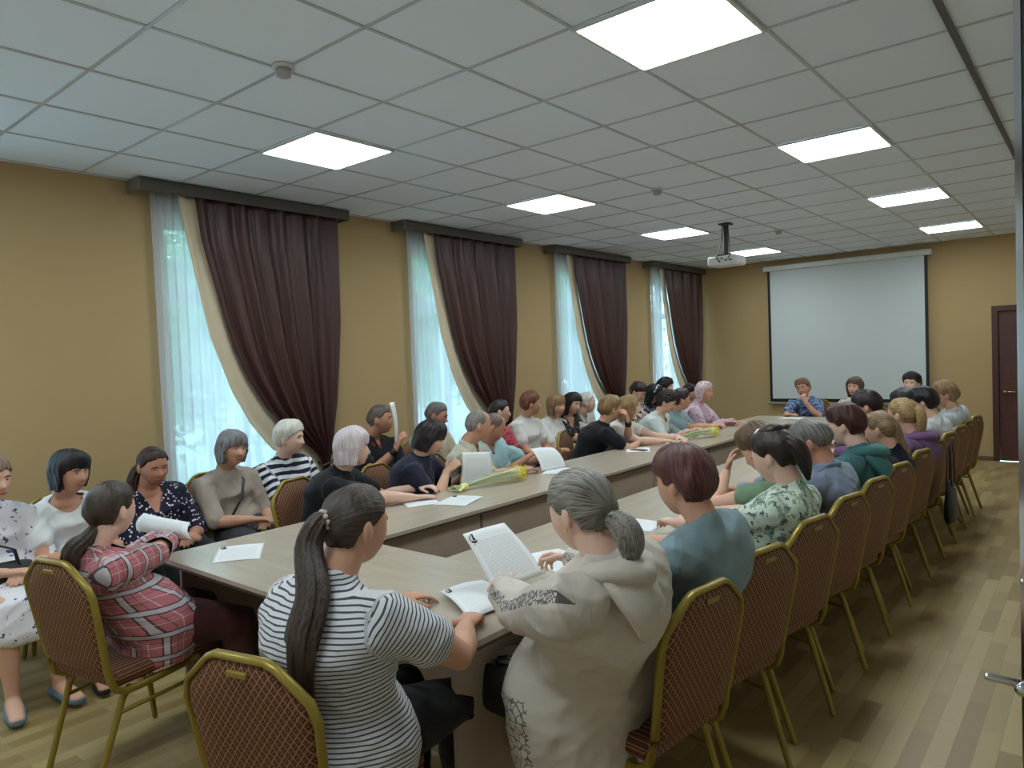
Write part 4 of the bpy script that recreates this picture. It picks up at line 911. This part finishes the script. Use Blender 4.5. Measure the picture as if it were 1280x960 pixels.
T('T24', 5.34, (1.78, 5.25, 1.15), -6, 'person in white and pink headscarf and pale pink blouse', 'banquet chair under the person in headscarf', style='scarf', hairc=(200, 180, 190), skin='b', roll=5, top=floral('pink_print', rgb(204, 176, 190), rgb(180, 146, 166), rgb(216, 196, 206), 30, .5), sleeve='long', bulk=1.2, face=10,
  hands={'R': {'w': (2.0, 5.22, .80), 'dir': (1, .2, 0), 'curl': .2}, 'L': {'w': (2.08, 5.34, .80), 'dir': (1, .1, 0), 'curl': .2}})
# far end
def Fp(key, hx, head, yaw, label, clabel, **k):
    k.setdefault('bottom', BLK); k.setdefault('hands', 'table'); p = person(key, label, (hx, 7.12), 270, head, yaw, group='people facing the camera at the far end', knee=-.08, **k); chair(hx, 7.06, 270, clabel); return p
Fp('F25', 2.42, (2.38, 6.87, 1.10), 268, 'person with short brown hair in blue patterned shirt, chin on hand, before the screen', 'banquet chair under the person in blue shirt before the screen', style='short', hairc=(92, 66, 54), skin='b', roll=6, glasses=True, top=floral('blue_print', rgb(78, 104, 150), rgb(170, 186, 210), rgb(44, 60, 100), 40, .5),
   hands={'R': {'w': (2.30, 6.50, .79), 'dir': (1, .0, 0), 'curl': .2}, 'L': {'w': (2.48, 6.66, .93), 'dir': (-.25, .25, 1), 'n': (.2, -1, .2), 'curl': .9, 'pole': (.5, -1, -1)}})
Fp('F26', 3.02, (3.0, 6.88, 1.11), 262, 'person with brown shoulder-length hair and pale floral blouse before the screen', 'banquet chair under the person in pale floral blouse', style='medium', vol=.9, hairc=(70, 50, 46), hairc2=(104, 78, 66), skin='a', roll=-4, top=floral('cream_floral', rgb(220, 208, 192), rgb(150, 140, 120), rgb(196, 150, 150), 26, .42), neck='v', sleeve='elbow')
Fp('F27', 3.62, (3.62, 6.86, 1.15), 262, 'person with black cropped hair at the right corner of the screen', 'banquet chair under the person with black hair at screen corner', style='short', vol=1.4, hairc=(18, 15, 17), skin='c', top=cloth('grey_top', rgb(120, 122, 128)))
# right side of the table
R('R2', -.04, .05, (4.22, -.24, 1.165), 168, 'person with short maroon hair in teal-grey T-shirt, seen from behind', 'banquet chair behind the person in teal-grey T-shirt', style='short', vol=1.35, hairc=(62, 28, 30), hairc2=(112, 66, 62), skin='b', top=cloth('teal_grey', rgb(128, 150, 156)), sleeve='elbow', bulk=1.15, lowdetail=False, pitch=10, bottom=cloth('grey_blue', rgb(120, 134, 146)))
R('R3', .54, .60, (4.24, .60, 1.15), 172, 'person with dark pinned-up hair in green and white floral blouse', 'banquet chair behind the person in green floral blouse', style='pulled', vol=2.2, hairc=(22, 15, 15), hairc2=(52, 34, 28), skin='c', top=floral('green_floral', rgb(200, 212, 194), rgb(136, 160, 140), rgb(92, 104, 104), 30, .5, .6), sleeve='elbow', bulk=1.12, lowdetail=False, pitch=20, hem=.2, bottom=floral('green_floral', rgb(200, 212, 194), rgb(136, 160, 140), rgb(92, 104, 104), 30, .5, .6), skirt=True)
R('R3b', 1.06, 1.15, (4.02, 1.03, 1.12), 180, 'person in sage green T-shirt hiding face in the hand, beyond floral blouse', 'banquet chair behind the person in sage green T-shirt', style='short', vol=1.5, hx=4.08, hairc=(74, 54, 36), hairc2=(104, 80, 54), skin='a', pitch=30, top=cloth('sage', rgb(112, 138, 112)), sleeve='cap',
  hands={'L': {'w': (3.80, 1.10, .98), 'dir': (.35, .1, 1), 'n': (-1, -.2, 0), 'curl': .5, 'pole': (-1, -.9, -1)}, 'R': {'w': (3.72, 1.2, .8), 'dir': (-1, -.3, 0)}})
R('R4', 1.56, 1.68, (4.14, 1.44, 1.11), 182, 'man with grey hair bent over the table in blue-grey shirt', 'banquet chair behind the grey-haired man in blue-grey shirt', style='crop', vol=2.6, hairc=(70, 68, 66), hairc2=(138, 134, 130), skin='d', male=True, pitch=28, top=cloth('blue_chambray', rgb(136, 148, 170)), neck='collar', sleeve='long', bulk=1.12, lowdetail=False)
R('R5', 2.12, 2.25, (4.17, 1.98, 1.15), 176, 'person with short dark maroon hair in teal hooded jacket', 'banquet chair behind the person in teal hooded jacket', style='short', vol=1.3, hairc=(44, 18, 16), hairc2=(82, 42, 34), skin='c', top=cloth('teal_hoodie', rgb(70, 118, 118)), neck='hood', sleeve='long', pitch=10, lowdetail=False)
R('R6', 2.70, 2.90, (4.22, 2.60, 1.06), 172, 'person with braided blonde-brown hair in navy sweater', 'banquet chair behind the person with braided hair', style='pulled', vol=1.6, hairc=(82, 62, 42), hairc2=(168, 140, 100), skin='a', top=cloth('navy_sweater', rgb(26, 30, 46)), sleeve='long', pitch=12)
R('R7', 3.26, 3.45, (4.22, 3.26, 1.10), 160, 'person with blonde ponytail in purple hooded jacket', 'banquet chair behind the person in purple hooded jacket', style='pulled', vol=1.7, hairc=(120, 92, 58), hairc2=(190, 160, 108), skin='a', top=cloth('purple_hoodie', rgb(112, 82, 120)), neck='hood', sleeve='long')
R('R10', 3.80, 4.0, (3.94, 3.46, 1.145), 182, 'person with smooth dark hair leaning forward between braided and ponytailed heads', 'banquet chair behind the person with smooth dark hair', style='short', vol=1.2, hairc=(30, 20, 20), hairc2=(50, 34, 34), skin='a', hx=4.05, top=cloth('dark_plum', rgb(70, 50, 60)), sleeve='long', pitch=20)
R('R8', 4.30, 4.55, (4.20, 4.15, 1.13), 180, 'person with short black hair in white top near the far right end', 'banquet chair behind the person with black hair in white top', style='short', vol=1.3, hairc=(16, 14, 17), skin='a', top=cloth('white_cotton', rgb(212, 214, 216)), sleeve='long', pitch=12, bulk=1.15)
R('R8b', 4.78, 5.05, (4.0, 4.52, 1.10), 185, 'person with flat dark hair leaning over table beside far end', 'banquet chair behind the person with flat dark hair', style='short', vol=1.0, hairc=(28, 22, 24), skin='a', hx=4.08, top=cloth('charcoal', rgb(60, 60, 66)), sleeve='long', pitch=24)
R('R9', 5.2, 5.5, (4.24, 4.92, 1.14), 195, 'person with short sandy hair in light grey shirt, farthest on the right', 'farthest banquet chair of the right-hand row', style='short', vol=1.2, hairc=(120, 90, 62), hairc2=(168, 138, 104), skin='b', top=cloth('white_grey', rgb(192, 198, 204)), sleeve='long', pitch=6, bulk=1.1)
p = R('R1', -.62, -.47, (4.18, -.82, 1.17), 172, 'person with grey low ponytail in beige hooded jacket reading a sheet', 'banquet chair behind the person in beige jacket', style='pulled', vol=1.9, face=178, hairc=(84, 80, 76), hairc2=(158, 152, 142), skin='c', vox=.0055, lowdetail=False, pitch=16, bulk=1.26, cf=173, hx=4.0,
  top=embroidered('beige_jacket', rgb(206, 197, 186), rgb(106, 100, 100)), neck='hood', sleeve='long', hem=.42, extra={'jacket': 1, 'hoodmat': cloth('beige_jacket_hood', rgb(206, 197, 186))}, bottom=cloth('dark_jeans', rgb(34, 38, 58)), shoes=(150, 155, 170),
  hands={'L': {'w': (3.735, -.72, .835), 'dir': (-.85, .35, .15), 'n': (-.2, -.7, .7), 'curl': .75, 'pole': (.2, -.6, -1)}, 'R': {'w': (3.79, -.36, .865), 'dir': (-.85, -.35, .1), 'n': (.1, .5, .8), 'curl': .8, 'pole': (.2, .8, -.8)}})
hp = p['hp']
strand_tail(p, [hp((0, -.10, -.035)), hp((.0, -.135, -.05)), hp((.0, -.16, -.085)), hp((0, -.155, -.13)), hp((0, -.13, -.165))], [(.02, .02), (.036, .034), (.042, .036), (.034, .03), (.012, .012)])
MB().tube([hp((-.02, -.118, -.028)), hp((0, -.128, -.022)), hp((.02, -.122, -.03)), hp((.0, -.108, -.06))], .006, 8).ball(hp((.022, -.13, -.022)), (.012, .009, .006)).ball(hp((-.018, -.13, -.02)), (.012, .009, .006)).build('hair_tie', plain('silver_tie', rgb(130, 130, 135), .3, .6), p['root'], True)
# near end of the table
p = person('R0', 'person with very long dark ponytail in black and white striped T-shirt, back to camera', (3.65, -1.30), 97, (3.70, -1.27, 1.165), 88, hands={'R': {'w': (3.80, -.93, .795), 'dir': (-.35, .8, .0), 'n': (.2, -.3, 1), 'curl': .9, 'pole': (1, -.25, -.5)}, 'L': {'w': (3.44, -.90, .80), 'dir': (.4, .9, 0), 'curl': .35}},
  style='pulled', hairc=(34, 26, 24), hairc2=(86, 70, 60), skin='b', vox=.0055, bulk=1.25, top=stripes('fine_stripe', rgb(214, 216, 220), rgb(78, 76, 88), .0128, .32), sleeve='short', bottom=BLK, shoes=(60, 60, 66), pitch=6, hem=.1, group='people at the near end of the table', knee=-.04)
chair(3.62, -1.35, 104, 'nearest banquet chair with its crimson trellis back facing the viewer')
hp = p['hp']; toL = p['toL']
tp = [hp((0, -.095, .03)), hp((.0, -.125, .02)), hp((-.005, -.150, -.05)), toL((3.76, -1.46, 1.03)), toL((3.765, -1.50, .93)), toL((3.77, -1.51, .83)), toL((3.78, -1.50, .76))]
strand_tail(p, tp, [(.02, .02), (.03, .028), (.04, .034), (.055, .034), (.062, .032), (.05, .026), (.022, .012)], n=30, lumps=7)
e_ = MB()
for i in range(10):
    a = i * 2 * PI / 10; e_.ball(hp((.027 * math.cos(a), -.112 - .004 * math.sin(a * 3), .027 + .026 * math.sin(a))), .0078, n=8, m=6)
e_.build('hair_tie', plain('pearl', rgb(200, 188, 180), .3), p['root'], True)
p = person('plaid', 'person with low brown ponytail in pink plaid shirt at the near left end', (2.17, -1.17), 84, (2.17, -1.34, 1.06), 112, hands={'R': {'w': (1.98, -.98, .86), 'dir': (-.7, .5, .2), 'n': (0, -.4, .9), 'curl': .6, 'pole': (1.2, .3, -.1)}, 'L': {'w': (1.86, -1.02, .84), 'dir': (-.6, .8, .1), 'curl': .6}},
  style='pulled', vol=1.2, hairc=(46, 36, 30), hairc2=(74, 58, 48), skin='c', bulk=1.02, top=plaid('pink_plaid'), sleeve='long', neck='collar', hem=.16, bottom=cloth('maroon_trousers', rgb(74, 40, 40)), shoes=(160, 175, 205), group='people at the near end of the table', legs={'R': {'knee': (2.36, -.88, .49), 'ankle': (2.28, -.86, .10), 'toe': (2.30, -.70, .04)}, 'L': {'knee': (1.96, -.86, .49), 'ankle': (2.02, -.86, .1), 'toe': (2.0, -.7, .04)}})
chair(2.14, -1.29, 101, 'banquet chair with tan woven back behind the pink plaid shirt')
hp = p['hp']; toL = p['toL']
strand_tail(p, [hp((0, -.09, -.06)), hp((0, -.125, -.09)), toL((2.20, -1.50, .93)), toL((2.20, -1.50, .84)), toL((2.19, -1.47, .79))], [(.02, .02), (.03, .03), (.05, .038), (.042, .03), (.015, .012)])
# head details
q = PEOPLE['R3']; hp = q['hp']
MB().ball(hp((0, -.02, .115)), (.062, .06, .035), q['HM'], 24, 14).ball(hp((0, .055, .10)), (.045, .03, .025), q['HM'], 18, 12).build('hair', q['HMAT'], q['root'], True)
strand_tail(q, [hp((0, -.06, .07)), hp((0, -.115, .02)), hp((0, -.125, -.06)), hp((.01, -.11, -.13))], [(.03, .03), (.05, .03), (.042, .026), (.012, .01)], 'hair')
MB().tube([hp((-.035, .03, .125)), hp((0, .028, .142)), hp((.035, .03, .125))], [(.012, .004)] * 3, 10).build('hair_clip', plain('clip', rgb(220, 220, 224), .3), q['root'], True)
q = PEOPLE['R7']; hp = q['hp']; strand_tail(q, [hp((0, -.09, .05)), hp((0, -.13, .04)), hp((0, -.15, -.03)), hp((.0, -.14, -.11)), hp((0, -.12, -.15))], [(.02, .02), (.03, .03), (.036, .03), (.028, .024), (.01, .01)])
q = PEOPLE['R6']; hp = q['hp']; strand_tail(q, [hp((0, -.07, .07)), hp((0, -.11, .02)), hp((0, -.11, -.05)), hp((.01, -.12, -.12)), hp((.02, -.14, -.18))], [(.02, .012), (.03, .014), (.028, .02), (.02, .018), (.01, .01)], 'braid', lumps=5)
q = PEOPLE['L2']; hp = q['hp']; strand_tail(q, [hp((.01, -.09, -.01)), hp((.04, -.115, -.05)), hp((.085, -.09, -.12)), hp((.10, -.04, -.19))], [(.02, .02), (.036, .03), (.04, .03), (.014, .012)])
q = PEOPLE['T17']; hp = q['hp']
MB().tube([hp((-.06, .045, .085)), hp((-.03, .065, .098)), hp((0, .06, .10)), hp((.03, .065, .098)), hp((.06, .045, .085))], [(.012, .012), (.016, .014), (.005, .005), (.016, .014), (.012, .012)], 12).build('sunglasses', BLACK, q['root'], True)
q = PEOPLE['L19']; hp = q['hp']
MB().tube([hp((.098 * math.sin(a), .025 + .01 * math.cos(a), .02 + .118 * math.cos(a))) for a in [(-80 + 16 * i) * PI / 180 for i in range(11)]], [(.010, .003)] * 11, 10, side=Vector(q['HM'] @ Vector((0, 1, 0)))).build('headband', plain('white_band', rgb(226, 226, 226), .6), q['root'], True)
for k in ('L3', 'R1', 'R3', 'L1'):
    q = PEOPLE[k]; hp = q['hp']
    for sx in (-1, 1): MB().ball(hp((sx * .080, .004, -.038)), .0045, n=10, m=8).build('earring', plain('gold_ring', rgb(220, 190, 120), .2, 1), q['root'], True)
q = PEOPLE['L3']; NB_ = q['NB']
MB().tube([NB_ + Vector((-.075, .02, -.012)), NB_ + Vector((-.075, .09, -.06)), NB_ + Vector((-.02, .155, -.16)), NB_ + Vector((.08, .165, -.30))], [(.009, .003)] * 4, 8, side=Vector((1, 0, 0))).build('bag_strap', BLACK, q['root'], True)
for k, arm_ in (('L6', 'R'), ('T16', 'L')):
    q = PEOPLE[k]; a = q['WR'][arm_]; d_ = (q['EL'][arm_] - a).normalized()
    MB().tube([a + d_ * .012, a + d_ * .032], .032, 20).build('bracelet', BLACK, q['root'], True)
q = PEOPLE['R1']; b = q['WR']['L']; d_ = (q['EL']['L'] - b).normalized()
MB().tube([b + d_ * .02, b + d_ * .05], .044, 24).build('cuff', cloth('beige_cuff', rgb(196, 190, 168)), q['root'], True)

# papers
flatpaper(2.20, -.80, 55, 'white sheet at the near left corner of the table beside plaid sleeve')
flatpaper(2.06, .48, 62, 'white sheet under the forearm of the lilac-haired person')
flatpaper(2.28, .62, 20, 'white sheet lying between the lilac-haired person and first bouquet', .7625)
paper((3.47, -.72, .785), (3.50, -.52, .78), (3.76, -.62, .768), (3.73, -.84, .768), 'curled sheet with emblem under the hand of the striped T-shirt wearer', .012, True)
paper((3.52, -.64, .985), (3.535, -.42, .985), (3.70, -.38, .80), (3.68, -.66, .80), 'sheet with black emblem held up by the person in beige jacket', .008, True, (1, -1, 1))
paper((1.93, 1.03, .99), (1.99, 1.25, .97), (2.02, 1.22, .765), (1.93, .99, .765), 'upright printed sheet propped before the navy satin blouse', .012, False, (1, -1, 0))
paper((1.97, 1.74, .93), (2.0, 2.0, .91), (2.12, 1.99, .766), (2.08, 1.73, .766), 'open white sheet with emblem standing before the light blue shirt', .02, False, (1, -1, 0))
flatpaper(2.18, 1.82, 20, 'white sheet lying under the open one near the bald men', .7618)
paper((1.66, -1.0, .93), (2.10, -.98, .93), (2.16, -1.0, .86), (1.62, -1.02, .84), 'large white sheet held low by the pink plaid shirt wearer', .02, False, (1, -.8, .5))
paper((1.165, 1.10, 1.33), (1.225, 1.00, 1.33), (1.215, 1.04, 1.0), (1.195, 1.07, 1.0), 'narrow curled white paper raised before the face of the black polo man', .018, False, (1, -1, 0))
flatpaper(2.12, 3.10, 30, 'white sheet under the smartphone')
flatpaper(2.10, 3.72, 15, 'white sheet before the person in white blouse with red glasses')
flatpaper(2.30, 5.36, 10, 'white sheet near the headscarf wearer')
flatpaper(2.42, 6.33, 90, 'white sheet on the far end table before the blue shirt')
flatpaper(3.55, -.1, 70, 'white sheet before the teal-grey T-shirt')
flatpaper(3.50, .62, 95, 'white sheet before the green floral blouse')
bouquet(2.04, .80, 78, .62, 'yellow flowers in cellophane lying near the upright sheet, nearer bouquet')
bouquet(2.10, 3.74, 66, .60, 'yellow flowers in cellophane lying at the red glasses wearer, farther bouquet')
r = empty('smartphone', (2.16, 3.05, .7635), math.radians(-8), 'black smartphone lying on a white sheet', 'smartphone')
MB().box((-.075, -.036, 0), (.075, .036, .009), .003).build('case', BLACK, r)
MB().box((-.070, -.033, .009), (.070, .033, .0095)).build('screen', plain('phone_glass', rgb(18, 18, 22), .05), r)
def handbag(x, y, z, rz, w_, h_, d_, label, loop=.12):
    r = empty('handbag', (x, y, z), rz, label, 'handbag'); lm = plain('black_leather', rgb(24, 22, 25), .4)
    V = MB().tube([(0, 0, .0), (0, 0, h_ * .3), (0, 0, h_ * .8), (0, 0, h_)], [(w_ / 2, d_ / 2), (w_ / 2 * 1.02, d_ / 2 * 1.05), (w_ / 2 * .93, d_ / 2 * .7), (w_ / 2 * .88, d_ / 2 * .35)], 24, side=Vector((1, 0, 0)))
    V.build('body', lm, r, True)
    for s_ in (-1, 1): MB().tube([(-w_ * .25, s_ * d_ * .2, h_ * .9), (-w_ * .2, s_ * d_ * .15, h_ + loop * .7), (0, s_ * d_ * .1, h_ + loop), (w_ * .2, s_ * d_ * .15, h_ + loop * .7), (w_ * .25, s_ * d_ * .2, h_ * .9)], .005, 8).build('handle', lm, r, True)
    MB().ball((0, -d_ * .3, h_ * .85), (.012, .006, .012), None, 12, 8).build('clasp', CHROME, r, True)
handbag(4.50, 3.38, .36, PI / 2, .28, .26, .08, 'black handbag hanging from a chair back on the right side', .28)
handbag(1.27, .32, .60, PI / 2 - .3, .30, .17, .10, 'black handbag on the lap of the navy striped top wearer', .11)
handbag(1.10, -1.46, .57, PI / 2, .30, .12, .10, 'dark handbag on the lap of the floral dress wearer at left edge', .10)
handbag(3.86, -.80, .50, .3, .22, .12, .08, 'black handbag on the lap of the beige jacket wearer', .04)
